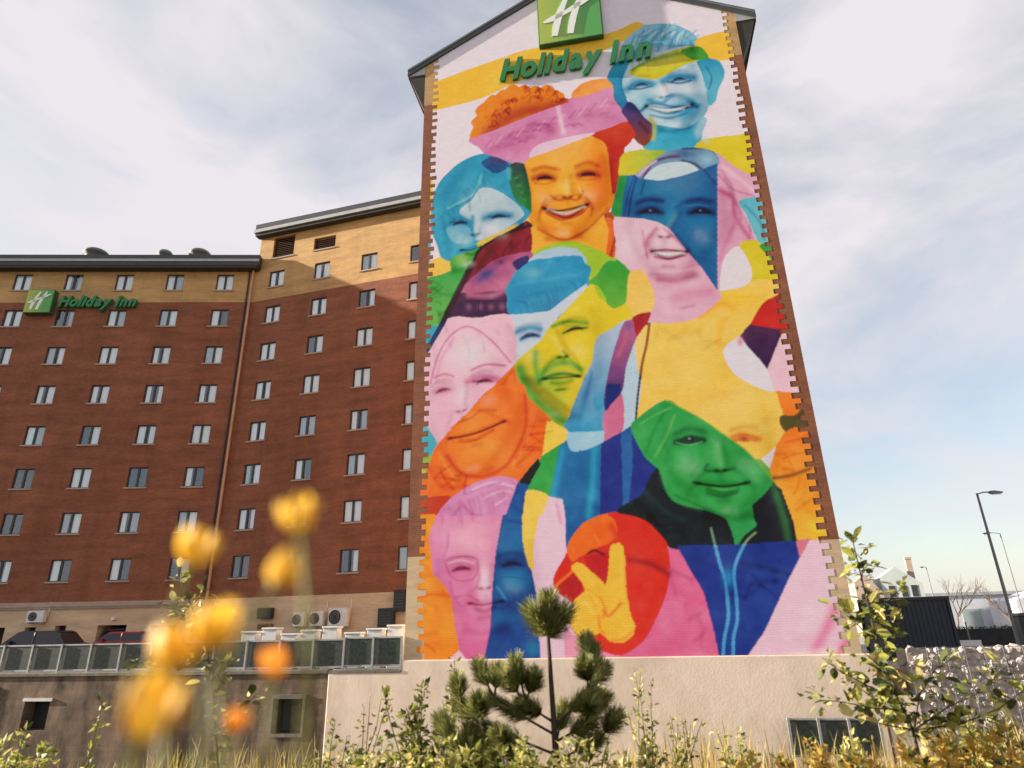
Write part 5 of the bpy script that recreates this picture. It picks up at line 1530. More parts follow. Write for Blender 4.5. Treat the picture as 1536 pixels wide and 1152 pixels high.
# ------------------------------------------------------------------ air conditioners and boxes
def ac_unit(label, frame, rz, x, z, w=0.95, h=0.72, y=-0.32, feet=True, group=None):
    base = Vector(frame) + Vector((math.cos(rz), math.sin(rz), 0)) * x + Vector((-math.sin(rz), math.cos(rz), 0)) * y + Vector((0, 0, z))
    t = thing('air_conditioner', label, 'air conditioner', base, rz, group)
    b = MB(); b.box(-w / 2, w / 2, -0.16, 0.16, 0.0, h); bevel(b.build('casing', M['white'], t), 0.02)
    b = MB(); r_ = h * 0.38; cx, cz = -w * 0.14, h / 2
    n = 20
    for k in range(n):
        a0, a1 = 2 * math.pi * k / n, 2 * math.pi * (k + 1) / n
        b.tri((cx, -0.175, cz), (cx + r_ * math.cos(a0), -0.165, cz + r_ * math.sin(a0)), (cx + r_ * math.cos(a1), -0.165, cz + r_ * math.sin(a1)))
    g = b.build('fan_grille', M['black'], t)
    b = MB()
    for rr in (r_ * 0.4, r_ * 0.7, r_):
        pts = [(cx + rr * math.cos(2 * math.pi * k / 24), -0.18, cz + rr * math.sin(2 * math.pi * k / 24)) for k in range(25)]
        b.tube(pts, 0.008, 4, False)
    b.build('grille_wire', M['rail'], g)
    for sx in (-1, 1):
        b = MB(); b.box(sx * w * 0.36 - 0.03, sx * w * 0.36 + 0.03, -0.14, -y - 0.002, -0.06, 0.0); b.build('bracket', M['rail'], t)
    b = MB(); b.tube([(w * 0.42, 0.17, h * 0.3), (w * 0.5, 0.22, h * 0.5), (w * 0.5, 0.24, h + 0.5)], 0.025, 6); b.build('pipe', M['white'], t)
    return t


ac_unit('white air conditioner high on the buff ground storey of the left wing', CORNER, PL, -10.0, 0.86, 1.0, 0.66)
ac_unit('white air conditioner on brackets nearest the hotel corner, below the block windows', CORNER, PM, 6.55, 0.3, 0.75, 0.75)
ac_unit('middle one of three air conditioners on the buff base of the block', CORNER, PM, 7.7, 0.3, 0.8, 0.8)
ac_unit('biggest air conditioner on the block base, with deep black fan', CORNER, PM, 9.05, 0.25, 1.2, 1.0)


def wall_box(name, label, cat, x, z, w, h, d=0.35, mt='black'):
    base = Vector(CORNER) + Vector((math.cos(PM), math.sin(PM), 0)) * x + Vector((-math.sin(PM), math.cos(PM), 0)) * -0.01 + Vector((0, 0, z))
    t = thing(name, label, cat, base, PM)
    b = MB(); b.box(-w / 2, w / 2, -d, 0, 0, h); bevel(b.build('casing', M[mt], t), 0.03)
    b = MB()
    for k in range(5):
        b.box(-w * 0.38, w * 0.38, -d - 0.012, -d + 0.001, h * (0.18 + 0.14 * k), h * (0.24 + 0.14 * k))
    b.build('louvre', M['fascia'], t)
    return t


wall_box('extract_unit', 'black extract box mounted low beside the mural gable', 'vent unit', 11.95, 0.1, 0.95, 1.05)
wall_box('duct_unit', 'tall black duct box reaching up the brick beside the mural gable', 'vent unit', 12.75, 0.95, 0.7, 1.15)
wall_box('meter_cabinet', 'dark square meter cabinet on the buff base near the hotel corner', 'cabinet', 4.1, 0.78, 0.95, 0.6)
wall_box('red_vent', 'dark red low vent box under the meter cabinet', 'vent unit', 4.15, 0.2, 0.9, 0.3, 0.3, 'rust')
# white planters in a row behind the railings
for k, s in enumerate((-6.05, -5.25, -4.5, -3.75, -2.95, -2.1, -1.3, -0.55)):
    t = thing('planter', 'white square planter in the row behind the terrace railings', 'planter', gpt(s, 0.75, TERR), PU, 'white planters on the terrace edge')
    hh = 1.2 + 0.12 * math.sin(k * 2.1)
    b = MB()
    q = 0.27
    b.box(-q, q, -0.2, 0.2, 0, hh); b.box(-q - 0.03, q + 0.03, -0.23, 0.23, hh, hh + 0.07)
    bevel(b.build('tub', M['white'], t), 0.015)
    b = MB(); b.box(-q + 0.05, q - 0.05, -0.15, 0.15, hh + 0.07, hh + 0.085); b.build('soil', M['soil'], t)


# ------------------------------------------------------------------ cars on the terrace
def car(name, label, loc, rz, paint, L=4.2, W=1.72, H=1.45, van=False):
    t = thing(name, label, 'car', loc, rz)
    pm_ = mat(name + ' paint', paint, tuple(c * 0.85 for c in paint), 0.25, 1.0)
    prof = [(-L / 2, 0.32), (-L / 2 + 0.02, 0.62), (-L / 2 + 0.12, 0.82), (-L * 0.2, 0.95), (L * 0.42, 0.97), (L / 2 - 0.02, 0.9), (L / 2, 0.4), (L / 2 - 0.08, 0.25), (-L / 2 + 0.1, 0.25)]
    b = MB(); b.prism(prof[::-1], -W / 2, W / 2)
    bevel(b.build('body', pm_, t), 0.06, 3)
    # cabin: tapered
    x0, x1, x2, x3 = (-L * 0.25, -L * 0.11, L * 0.31, L * 0.42) if not van else (-L * 0.42, -L * 0.3, L * 0.48, L * 0.49)
    wi = W / 2 - 0.05; wo = W / 2 - 0.17
    v = [(x0, -wi, 0.93), (x3, -wi, 0.93), (x3, wi, 0.93), (x0, wi, 0.93), (x1, -wo, H - 0.06), (x2, -wo, H - 0.06), (x2, wo, H - 0.06), (x1, wo, H - 0.06)]
    b = MB(); b.v = v; b.f = [(0, 1, 5, 4), (1, 2, 6, 5), (2, 3, 7, 6), (3, 0, 4, 7), (4, 5, 6, 7)]; b.mi = [0] * 5
    b.build('glasshouse', M['carglass'], t)
    b = MB(); b.v = [(x1 - 0.06, -wo - 0.03, H - 0.08), (x2 + 0.06, -wo - 0.03, H - 0.08), (x2 + 0.06, wo + 0.03, H - 0.08), (x1 - 0.06, wo + 0.03, H - 0.08), (x1 + 0.1, -wo + 0.1, H), (x2 - 0.1, -wo + 0.1, H), (x2 - 0.1, wo - 0.1, H), (x1 + 0.1, wo - 0.1, H)]
    b.f = [(0, 1, 5, 4), (1, 2, 6, 5), (2, 3, 7, 6), (3, 0, 4, 7), (4, 5, 6, 7), (3, 2, 1, 0)]; b.mi = [0] * 6
    bevel(b.build('roof', pm_, t), 0.04, 2)
    for sx in (0.08, ):
        for sy in (-1, 1):
            b = MB(); b.tube([(L * sx, sy * (wi - 0.0), 0.94), (L * sx, sy * (wo + 0.02), H - 0.07)], 0.035, 6); b.build('pillar', pm_, t)
    for sx in (-0.31, 0.3):
        for sy in (-1, 1):
            y = sy * (W / 2 - 0.09)
            b = MB(); b.tube([(L * sx, y - 0.1, 0.31), (L * sx, y + 0.1, 0.31)], 0.31, 18)
            wl = b.build('wheel', M['tyre'], t)
            b = MB(); b.tube([(L * sx, y - 0.105, 0.31), (L * sx, y + 0.105, 0.31)], 0.2, 12); b.build('rim', M['rim'], wl)
    for sy in (-1, 1):
        b = MB(); b.box(-L / 2 - 0.005, -L / 2 + 0.09, sy * 0.58 - 0.2, sy * 0.58 + 0.2, 0.62, 0.76); b.build('headlight', M['lampglass'], t)
        b = MB(); b.box(x1 - 0.2, x1 - 0.06, sy * (W / 2 + 0.06) - 0.09, sy * (W / 2 + 0.06) + 0.09, 0.98, 1.1); b.build('mirror', pm_, t)
    return t


car('parked_car', 'dark navy car parked behind the railing below the wall air conditioner', (-22.2, 31.5, TERR), 0.05, (0.015, 0.018, 0.03), H=1.5)
car('red_car', 'dark red car parked by the wide garage opening', (-21.6, 37.3, TERR), 0.04, (0.24, 0.012, 0.02), H=1.42)
car('grey_van', 'grey van standing inside the wide garage opening', (-24.4, 42.6, TERR), R(92), (0.22, 0.23, 0.25), L=4.4, W=1.6, H=1.62, van=True)

# ------------------------------------------------------------------ yard: container, lamps, hedge, far buildings, bare trees
t = thing('shipping_container', 'dark navy steel shipping container standing beyond the stone wall', 'container', (16.2, 30.6, YARD), R(-10))
b = MB(); L_, D_, H_ = 3.1, 2.4, 2.6
b.box(0.06, L_ - 0.06, 0.06, D_ - 0.06, 0.12, H_ - 0.06); b.build('body', M['navy'], t)
rb = MB(); rb.box(0, 0.09, 0.0, 0.06, 0.14, H_ - 0.12); rm = rb.mesh('corrugation', M['navy'])
for k in range(15):
    obj('corrugation', rm, t, (0.15 + k * 0.19, 0.04, 0))
for y in (0, D_ - 0.1):
    b = MB(); b.box(0, L_, y, y + 0.1, H_ - 0.13, H_); b.build('top_rail', M['navy'], t)
    b = MB(); b.box(0, L_, y, y + 0.1, 0, 0.13); b.build('bottom_rail', M['navy'], t)
for x in (0, L_ - 0.12):
    for y in (0, D_ - 0.12):
        b = MB(); b.box(x - 0.004, x + 0.124, y - 0.004, y + 0.124, 0.0, H_ + 0.004); b.build('corner_post', M['navy'], t)


def lamp_post(label, x, y, h, arm, hd, r_=0.1, z0=YARD):
    t = thing('street_lamp', label, 'street lamp', (x, y, z0))
    b = MB(); b.tube([(0, 0, 0), (0, 0, 1.2), (0, 0, 1.21), (0, 0, h)], [r_ * 1.35, r_ * 1.3, r_, r_ * 0.62], 10); b.build('pole', M['steel'], t)
    b = MB(); b.tube([(0, 0, h - 0.05), (arm * 0.5, 0, h + 0.05), (arm, 0, h + 0.06)], r_ * 0.4, 6); b.build('arm', M['steel'], t)
    b = MB(); q = math.copysign(1, arm)
    b.prism([(arm, h + 0.0), (arm + q * 0.2, h - 0.06), (arm + q * hd, h - 0.02), (arm + q * hd, h + 0.05), (arm + q * 0.2, h + 0.13), (arm, h + 0.11)][::int(-q)], -0.14, 0.14)
    hdo = b.build('lantern', M['steel'], t)
    b = MB(); b.box(min(arm + q * 0.2, arm + q * hd * 0.9), max(arm + q * 0.2, arm + q * hd * 0.9), -0.1, 0.1, h - 0.085, h - 0.05); b.build('lens', M['lampglass'], hdo)


lamp_post('grey street lamp with its arm reaching right, tallest of the three', 27.2, 37.5, 8.5, 0.75, 0.7, 0.095)
lamp_post('thin street lamp with its arm reaching left behind the tallest lamp', 42.4, 57.05, 8.5, -0.9, 0.7, 0.065)
lamp_post('faint thin street lamp beyond the container', 51.1, 82.7, 7.6, -0.4, 0.4, 0.08)


def leaf_cloud(b, n, fn, size, jit=0.5):
    for _ in range(n):
        p = fn()
        d = Vector((random.gauss(0, 1), random.gauss(0, 1), random.gauss(0.3, 0.8)))
        s = Vector((random.gauss(0, 1), random.gauss(0, 1), random.gauss(0, 1)))
        q = size * random.uniform(0.6, 1.3)
        b.leaf(p, d, s, q, q * 0.6)


t = thing('hedge', 'low clipped dark hedge running along the far side of the yard', 'hedge', (22.6, 44.5, YARD), R(-12))
b = MB(); b.box(0.1, 29.9, 0.12, 0.9, 0, 1.0); b.build('core', M['dark'], t)
b = MB()
leaf_cloud(b, 9000, lambda: (random.uniform(0, 30), random.uniform(0, 1.0), random.uniform(0.02, 1.0) if random.random() < 0.55 else random.gauss(1.02, 0.06)), 0.11)
tag(b.build('foliage', M['hedge'], t), kind='stuff')

t = thing('conical_shrub', 'dark narrow conical evergreen beside the container', 'shrub', (20.7, 33.2, YARD))
b = MB(); b.tube([(0, 0, 0), (0, 0, 1.7)], [0.05, 0.01], 6); b.build('trunk', M['twig'], t)
b = MB()


def cone_pt():
    z = random.random() ** 1.4
    r_ = 0.42 * (1 - z) * math.sqrt(random.random()) + 0.03
    a = random.uniform(0, 6.28)
    return (r_ * math.cos(a), r_ * math.sin(a), 0.1 + z * 1.75)


leaf_cloud(b, 1400, cone_pt, 0.12)
tag(b.build('crown', M['hedge'], t), kind='stuff')
# low white barrier block beside the shrub
t = thing('barrier_rail', 'low white barrier with two feet in front of the hedge', 'barrier', (20.3, 32.2, YARD), R(-10))
b = MB(); b.box(0, 1.2, 0, 0.1, 0.45, 0.7); b.build('board', M['white'], t)
for x in (0.12, 1.0):
    b = MB(); b.box(x, x + 0.09, -0.12, 0.22, 0, 0.46); b.build('foot', M['white'], t)
b = MB(); b.tube([(0.75, 0.05, 0.7), (0.75, 0.05, 1.5)], 0.035, 6); b.build('marker_pole', M['steel'], t)

t = thing('bin', 'black upright bin at the right end of the hedge', 'bin', (25.9, 35.0, YARD), R(-10))
b = MB(); b.box(-0.3, 0.3, -0.3, 0.3, 0.06, 1.7); bevel(b.build('body', M['black'], t), 0.04)
b = MB(); b.box(-0.34, 0.34, -0.34, 0.34, 1.7, 1.85, 0.08); b.build('lid', M['black'], t)

t = thing('far_house', 'distant brown brick house with grey green gable and tall chimney above container', 'house', (45.5, 90.0, YARD), R(-20))  # haze over the house is put into its paled wall colours
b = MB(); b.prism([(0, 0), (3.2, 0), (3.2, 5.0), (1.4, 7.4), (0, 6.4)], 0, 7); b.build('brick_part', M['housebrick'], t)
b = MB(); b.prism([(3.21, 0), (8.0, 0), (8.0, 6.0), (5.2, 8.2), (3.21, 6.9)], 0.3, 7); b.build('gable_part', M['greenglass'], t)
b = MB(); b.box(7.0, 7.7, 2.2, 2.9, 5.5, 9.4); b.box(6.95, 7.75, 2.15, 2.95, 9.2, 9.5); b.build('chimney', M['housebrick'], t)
for x in (4.0, 5.4, 6.6):
    b = MB(); b.box(x, x + 0.7, 0.24, 0.299, 4.4, 5.8); b.build('window', M['carglass'], t)
for x in (0.6, 1.9):
    b = MB(); b.box(x, x + 0.6, -0.06, -0.001, 3.6, 4.9); b.build('window', M['carglass'], t)
t = thing('low_warehouse', 'long pale low warehouse far behind the hedge', 'building', (52, 98, YARD), R(-14))
b = MB(); b.box(0, 24, 0, 12, 0, 4.6); b.build('wall', M['palewall'], t)
b = MB(); b.box(-0.3, 24.3, -0.3, 12.3, 4.6, 5.0); b.build('roof', M['fascia_light'], t)
for k in range(5):
    b = MB(); b.box(1.5 + k * 4.6, 3.9 + k * 4.6, -0.06, -0.002, 0.0, 2.8); b.build('shutter', M['greenglass'], t)
t = thing('pale_shed', 'small pale pinkish shed far off between the bare trees', 'building', (62, 84, YARD), R(-14))
b = MB(); b.prism([(0, 0), (9, 0), (9, 3.6), (4.5, 4.8), (0, 3.6)], 0, 8); b.build('wall', M['palewall'], t)
b = MB(); b.box(3.4, 5.6, -0.06, -0.002, 0, 2.4); b.build('door', M['greenglass'], t)


def bare_tree(label, x, y, h, seed, z0=YARD):
    rd = random.Random(seed)
    t = thing('bare_tree', label, 'tree', (x, y, z0), 0, 'bare winter trees beyond the hedge')
    tr = MB(); cr_ = MB()

    def grow(p, d, ln, r_, lev):
        n = 4
        pts = [p]
        for k in range(n):
            d = (d + Vector((rd.gauss(0, 0.13), rd.gauss(0, 0.13), rd.gauss(0.03, 0.06)))).normalized()
            pts.append(pts[-1] + d * ln / n)
        (tr if lev == 0 else cr_).tube(pts, [r_ * (1 - 0.4 * k / n) for k in range(n + 1)], 5 if lev < 2 else 3, False)
        if lev < 5:
            for _ in range(3 if lev < 4 else 2):
                a = rd.uniform(0.3, 0.8)
                ax = Vector((rd.gauss(0, 1), rd.gauss(0, 1), rd.gauss(0, 0.4))).normalized()
                d2 = (d + ax * math.tan(a) * 0.75).normalized()
                grow(pts[rd.choice((2, 3, 4, 4))], d2, ln * rd.uniform(0.6, 0.82), r_ * 0.55, lev + 1)
    grow(Vector((0, 0, -0.05)), Vector((0, 0, 1)), h * 0.32, h * 0.022, 0)
    tr.build('trunk', M['bark'], t, smooth=True)
    cr_.build('crown', M['bark'], t)


bare_tree('bare spreading tree standing before the pale warehouse', 38.6, 60, 6.2, 3)
bare_tree('bare tree growing close to the foot of the tallest lamp', 42.2, 58, 5.6, 5)
bare_tree('low bare tree at the end of the hedge by the black bin', 40.4, 52, 4.6, 8)

# ------------------------------------------------------------------ foreground plants
def rdir(up=0.5):
    return Vector((random.gauss(0, 1), random.gauss(0, 1), random.gauss(up, 0.8))).normalized()


# pine sapling
PB = Vector((0.179, 4.0, -0.722))
t = thing('pine_sapling', 'young dark green pine with bare leader and bushy top tuft before the mural', 'tree', (PB.x, PB.y, bank_z(PB.x, PB.y)))
OFF = PB.z - t.location.z
b = MB()
b.tube([(0.0, 0, -0.03), (0.02, 0.0, OFF), (0.012, 0, OFF + 0.25), (0.0, 0.0, OFF + 0.65), (0.008, 0, OFF + 0.85)], [0.024, 0.02, 0.016, 0.011, 0.006], 8)
b.build('trunk', M['twig'], t, smooth=True)


def needles(b, p, q, n, ln, lit=0.42):
    """bottle-brush shoot of needles from p to q"""
    p, q = Vector(p), Vector(q)
    ax = (q - p).normalized()
    s0 = ax.orthogonal().normalized(); s1 = ax.cross(s0)
    for _ in range(n):
        u = random.random()
        a = random.uniform(0, 6.283)
        out = s0 * math.cos(a) + s1 * math.sin(a)
        fw = 0.75 + 1.1 * u
        d = (out + ax * fw * random.uniform(0.7, 1.3)).normalized()
        c = p.lerp(q, u)
        l = ln * random.uniform(0.7, 1.15)
        w = 0.0028
        sd = d.cross(ax).normalized() * w
        e = c + d * l + Vector((0, 0, -0.06 * l))
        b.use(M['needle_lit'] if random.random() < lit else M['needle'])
        b.quad(c - sd, c + sd, e + sd * 0.35, e - sd * 0.35)


b = MB()
br_ = MB()
z = OFF
shoots = [((0.008, 0, z + 0.66), (0.010, 0, z + 0.84), 1800, 0.125)]
side = [((0.0, z + 0.67), (-0.08, z + 0.79)), ((0.0, z + 0.66), (0.088, z + 0.78)), ((0.0, z + 0.67), (0.0, z + 0.83))]
for (x0, z0_), (x1, z1_) in side:
    for dy in (-0.06, 0.06):
        shoots.append(((x0, 0, z0_), (x1, dy, z1_), 600, 0.115))
whorl = [((0.01, 0.2), (0.22, 0.37)), ((0.22, 0.37), (0.262, 0.56)), ((0.22, 0.37), (0.20, 0.50)), ((0.015, 0.12), (0.196, 0.22)), ((0.196, 0.22), (0.29, 0.32)), ((0.196, 0.22), (0.21, 0.31)), ((0.01, 0.22), (-0.14, 0.32)), ((-0.14, 0.32), (-0.185, 0.52)), ((-0.14, 0.32), (-0.24, 0.46)), ((0.01, 0.16), (-0.32, 0.34)), ((-0.32, 0.34), (-0.395, 0.50)), ((-0.32, 0.34), (-0.30, 0.47)), ((0.02, 0.06), (-0.38, 0.2)), ((-0.38, 0.2), (-0.50, 0.31)), ((-0.38, 0.2), (-0.40, 0.33)), ((0.015, 0.1), (0.07, 0.26)), ((0.02, 0.03), (0.25, 0.12)), ((0.25, 0.12), (0.33, 0.24)), ((-0.14, 0.32), (-0.10, 0.44)), ((-0.5, 0.31), (-0.52, 0.42)), ((0.22, 0.37), (0.30, 0.47)), ((0.02, -0.03), (-0.2, 0.06)), ((-0.2, 0.06), (-0.28, 0.17)), ((0.02, -0.08), (-0.45, 0.02)), ((-0.45, 0.02), (-0.55, 0.13)), ((-0.45, 0.02), (-0.46, 0.16)), ((-0.3, 0.0), (-0.36, 0.11)), ((-0.55, 0.1), (-0.62, 0.22)), ((0.02, -0.1), (-0.25, -0.06)), ((-0.25, -0.06), (-0.33, 0.05)), ((0.262, 0.5), (0.235, 0.62))]
for (x0, z0_), (x1, z1_) in whorl:
    dy0, dy1 = random.uniform(-0.03, 0.03), random.uniform(-0.1, 0.1)
    a, c = (x0, dy0, z + z0_), (x1, dy1, z + z1_)
    br_.tube([a, c], [0.008, 0.004], 5)
    shoots.append((Vector(a).lerp(Vector(c), 0.45), c, 900, 0.095))
br_.build('branches', M['twig'], t)
for p, q, n, ln in shoots:
    needles(b, p, q, n, ln)
tag(b.build('crown', None, t), kind='stuff')

# leafy sapling on the right: every leaf its own piece
LB = MB()
leaf_meshes = []
for mt in (M['leaf'], M['leaf_dark'], M['leaf_pale'], M['leaf']):
    b = MB()
    n = 5
    for k in range(n):
        u0, u1 = k / n, (k + 1) / n
        w0, w1 = 0.5 * math.sin(math.pi * min(u0 * 0.92 + 0.06, 1)) ** 0.8, 0.5 * math.sin(math.pi * min(u1 * 0.92 + 0.06, 1)) ** 0.8
        if k == n - 1:
            w1 = 0.0
        z0_, z1_ = -0.18 * u0 * u0, -0.18 * u1 * u1
        for sg in (-1, 1):
            q = [(u0, 0, z0_), (u1, 0, z1_), (u1, sg * w1 * 0.62, z1_ + 0.1 * w1), (u0, sg * w0 * 0.62, z0_ + 0.1 * w0)]
            b.quad(*(q if sg > 0 else q[::-1]))
    leaf_meshes.append(b.mesh('leaf', mt, smooth=True))


def leafy(t, lines, depth, n_leaf, size, weights, rb=0.011, seed=0, small=0):
    rd = random.Random(seed)
    tw = MB()
    seg = []
    for li, ln in enumerate(lines):
        pts = []
        y0 = 0.0 if li == 0 else rd.uniform(-depth, depth)
        for k, (x, z_) in enumerate(ln):
            f = k / (len(ln) - 1)
            pts.append(Vector((x, y0 * f if li else 0.02 * math.sin(k), z_)))
        r0 = rb if li == 0 else rb * 0.5
        tw.tube(pts, [r0 * (1 - 0.75 * k / (len(pts) - 1)) for k in range(len(pts))], 6)
        for k in range(len(pts) - 1):
            seg.append((pts[k], pts[k + 1], li, k))
    tw.build('stem', M['twig'], t, smooth=True)
    ws = [(s[1] - s[0]).length * (0.0 if (s[2] == 0 and s[3] < 1) else 1.0) for s in seg]
    for _ in range(n_leaf):
        a, c, li, k = rd.choices(seg, ws)[0]
        p = a.lerp(c, rd.random())
        d = Vector((rd.gauss(0, 1), rd.gauss(0, 1), rd.gauss(0.25, 0.7))).normalized()
        p = p + d * rd.uniform(0.0, 0.07)
        me = leaf_meshes[rd.choices(range(4), weights)[0]]
        o = obj('leaf', me, t, p)
        o.rotation_euler = (rd.gauss(0, 0.6), math.asin(-d.z), math.atan2(d.y, d.x))
        q = size * rd.uniform(0.65, 1.25)
        o.scale = (q, q, q)
    if small:
        fo = MB()
        mts = (M['leaf'], M['leaf_dark'], M['leaf_pale'])
        for _ in range(small):
            a, c, li, k = rd.choices(seg, ws)[0]
            d = Vector((rd.gauss(0, 1), rd.gauss(0, 1), rd.gauss(0.2, 0.7))).normalized()
            q_ = a.lerp(c, rd.random()) + d * rd.uniform(0.0, 0.11)
            fo.use(rd.choices(mts, (3, 5, 4))[0])
            l_ = size * rd.uniform(0.35, 0.7)
            fo.leaf(q_, d, Vector((rd.gauss(0, 1), rd.gauss(0, 1), rd.gauss(0, 1))), l_, l_ * 0.6)
        tag(fo.build('small_foliage', None, t), kind='stuff')


SB = Vector((2.301, 4.2, -0.799))
g0 = bank_z(SB.x, SB.y) - SB.z
t = thing('leafy_sapling', 'slender sapling with scattered small green leaves at the mural corner', 'tree', SB)
lines = [[(0.05, g0 - 0.02), (0.0, 0.0), (-0.002, 0.193), (-0.054, 0.333), (-0.107, 0.532), (-0.128, 0.796), (-0.13, 1.072), (-0.128, 1.321)],
         [(-0.054, 0.333), (-0.23, 0.426), (-0.41, 0.52), (-0.516, 0.596)], [(-0.043, 0.298), (-0.254, 0.319), (-0.442, 0.359), (-0.596, 0.379)],
         [(-0.002, 0.193), (0.215, 0.31), (0.391, 0.377), (0.591, 0.518)], [(-0.002, 0.193), (0.231, 0.222), (0.45, 0.305), (0.598, 0.409)],
         [(0.0, 0.203), (0.037, 0.385), (0.133, 0.527), (0.207, 0.581)], [(-0.128, 0.796), (0.001, 0.91), (0.102, 0.987)],
         [(-0.133, 0.682), (-0.19, 0.797), (-0.24, 0.88)], [(-0.107, 0.532), (-0.003, 0.717), (0.085, 0.83)], [(-0.131, 1.032), (-0.033, 1.131)],
         [(-0.095, 0.495), (-0.18, 0.56), (-0.27, 0.62)], [(-0.054, 0.333), (-0.2, 0.36), (-0.3, 0.45)], [(-0.002, 0.193), (-0.15, 0.22), (-0.32, 0.26)]]
leafy(t, lines, 0.22, 298, 0.08, (3, 6, 4, 2), 0.012, 4, 420)

TB = Vector((-1.916, 4.6, -0.79))
g0 = bank_z(TB.x, TB.y) - TB.z
t = thing('thin_sapling', 'thin dark stemmed sapling with sparse leaves among the yellow flowers', 'tree', TB)
lines = [[(0.04, g0 - 0.02), (0.0, 0.0), (-0.087, 0.388), (-0.185, 0.753), (-0.33, 1.011), (-0.44, 1.19)], [(-0.185, 0.753), (-0.108, 0.899), (-0.045, 0.94)], [(-0.241, 0.88), (-0.388, 0.948), (-0.5, 0.97)],
         [(-0.117, 0.507), (0.004, 0.585), (0.062, 0.645)], [(-0.303, 0.989), (-0.274, 1.098)], [(-0.149, 0.629), (-0.374, 0.593), (-0.6, 0.65)], [(-0.05, 0.2), (0.1, 0.3), (0.2, 0.42)]]
leafy(t, lines, 0.2, 150, 0.07, (1, 6, 2, 1), 0.010, 9, 120)

# weeds and shrubs


def weed(label, x, y, ztop, stems, spread, leafs, size, weights, name='weed', group=None, gold_leaf=False):
    leafs = int(leafs * (1.6 if name == 'bush' else 1.1)); size *= 1.3; spread *= 1.15
    zb = bank_z(x, y)
    t = thing(name, label, 'plant', (x, y, zb), 0, group)
    h = ztop - zb
    st = MB(); fo = MB()
    mts = (M['leaf'], M['leaf_dark'], M['leaf_gold'] if gold_leaf else M['leaf_pale'])
    for k in range(stems):
        a = random.uniform(0, 6.283)
        r_ = spread * random.uniform(0.2, 1.0)
        hh = h * random.uniform(0.62, 1.0) if k else h
        top = Vector((r_ * math.cos(a), r_ * math.sin(a) * 0.8, hh)) if k else Vector((0.01, 0, hh))
        mid = Vector((top.x * 0.35 + random.gauss(0, 0.02), top.y * 0.35, hh * 0.5))
        b0 = Vector((random.gauss(0, 0.02), random.gauss(0, 0.02), -0.02))
        pts = [b0, b0.lerp(mid, 0.6), mid, mid.lerp(top, 0.55) + Vector((random.gauss(0, 0.015), 0, 0)), top]
        st.tube(pts, [0.005, 0.0045, 0.004, 0.003, 0.0015], 5)
        for _ in range(leafs):
            u = random.uniform(0.25, 1.0)
            i = min(int(u * 4), 3)
            p = pts[i].lerp(pts[i + 1], u * 4 - i)
            d = Vector((random.gauss(0, 1), random.gauss(0, 1), random.gauss(0.5, 0.6))).normalized()
            fo.use(random.choices(mts, weights)[0])
            q = size * random.uniform(0.6, 1.25) * (1.15 - 0.4 * u)
            p2 = p + d * random.uniform(0.0, 0.03)
            fo.leaf(p2, d, rdir(0), q, q * random.uniform(0.4, 0.65))
    st.build('stems', M['stem'], t)
    tag(fo.build('foliage', None, t), kind='stuff')
    return t


weed('bright yellow green bush at the far left below the stained wall window', -2.91, 4.2, -0.5, 8, 0.2, 26, 0.05, (7, 1, 2), 'bush')
weed('low yellow green clump between the left bush and the flowers', -2.45, 3.9, -0.68, 7, 0.22, 22, 0.045, (6, 1, 3), 'bush')
weed('thin upright weed with few bright leaves before the stained wall', -2.97, 5.0, -0.38, 2, 0.06, 16, 0.045, (6, 2, 1))
weed('leafy green weed in front of the pale wall left end', -1.17, 4.5, -0.52, 8, 0.2, 24, 0.045, (5, 2, 3))
weed('taller thin weed with dark seed leaves before the pale wall', -0.98, 4.6, -0.40, 4, 0.16, 14, 0.036, (3, 3, 2))
weed('broad leafy bush left of the pine', -0.62, 4.4, -0.32, 12, 0.26, 34, 0.055, (5, 3, 3), 'bush')
weed('slim dark leaved stem rising left of the pine', -0.43, 4.6, -0.16, 3, 0.09, 22, 0.042, (2, 4, 2))
weed('low pale green bush under the left pine branches', -0.25, 4.1, -0.45, 10, 0.2, 30, 0.05, (5, 1, 4), 'bush')
weed('round yellow green bush at the foot of the pine', 0.0, 3.75, -0.52, 10, 0.2, 28, 0.05, (5, 2, 3), 'bush')
weed('pale grassy weed right of the pine trunk', 0.38, 4.2, -0.5, 9, 0.2, 20, 0.045, (3, 1, 6))
weed('tall pale feathery weed before the plain plinth wall', 0.87, 5.0, -0.28, 6, 0.17, 30, 0.04, (3, 2, 6))
weed('shorter pale weed beside the tall feathery one', 1.08, 4.9, -0.55, 6, 0.16, 20, 0.04, (2, 2, 6))
weed('small dry weed before the plinth wall near the low railing', 1.38, 4.6, -0.62, 7, 0.2, 24, 0.04, (2, 2, 7))
weed('yellow bush below the leafy sapling', 2.0, 4.4, -0.66, 9, 0.22, 28, 0.05, (3, 1, 7), 'bush')
weed('green and yellow bush right of the leafy sapling', 2.95, 4.7, -0.58, 9, 0.22, 28, 0.05, (5, 3, 4), 'bush')
weed('yellowing bush at the far right before the stone wall', 3.25, 4.3, -0.42, 8, 0.2, 26, 0.055, (3, 2, 6), 'bush')

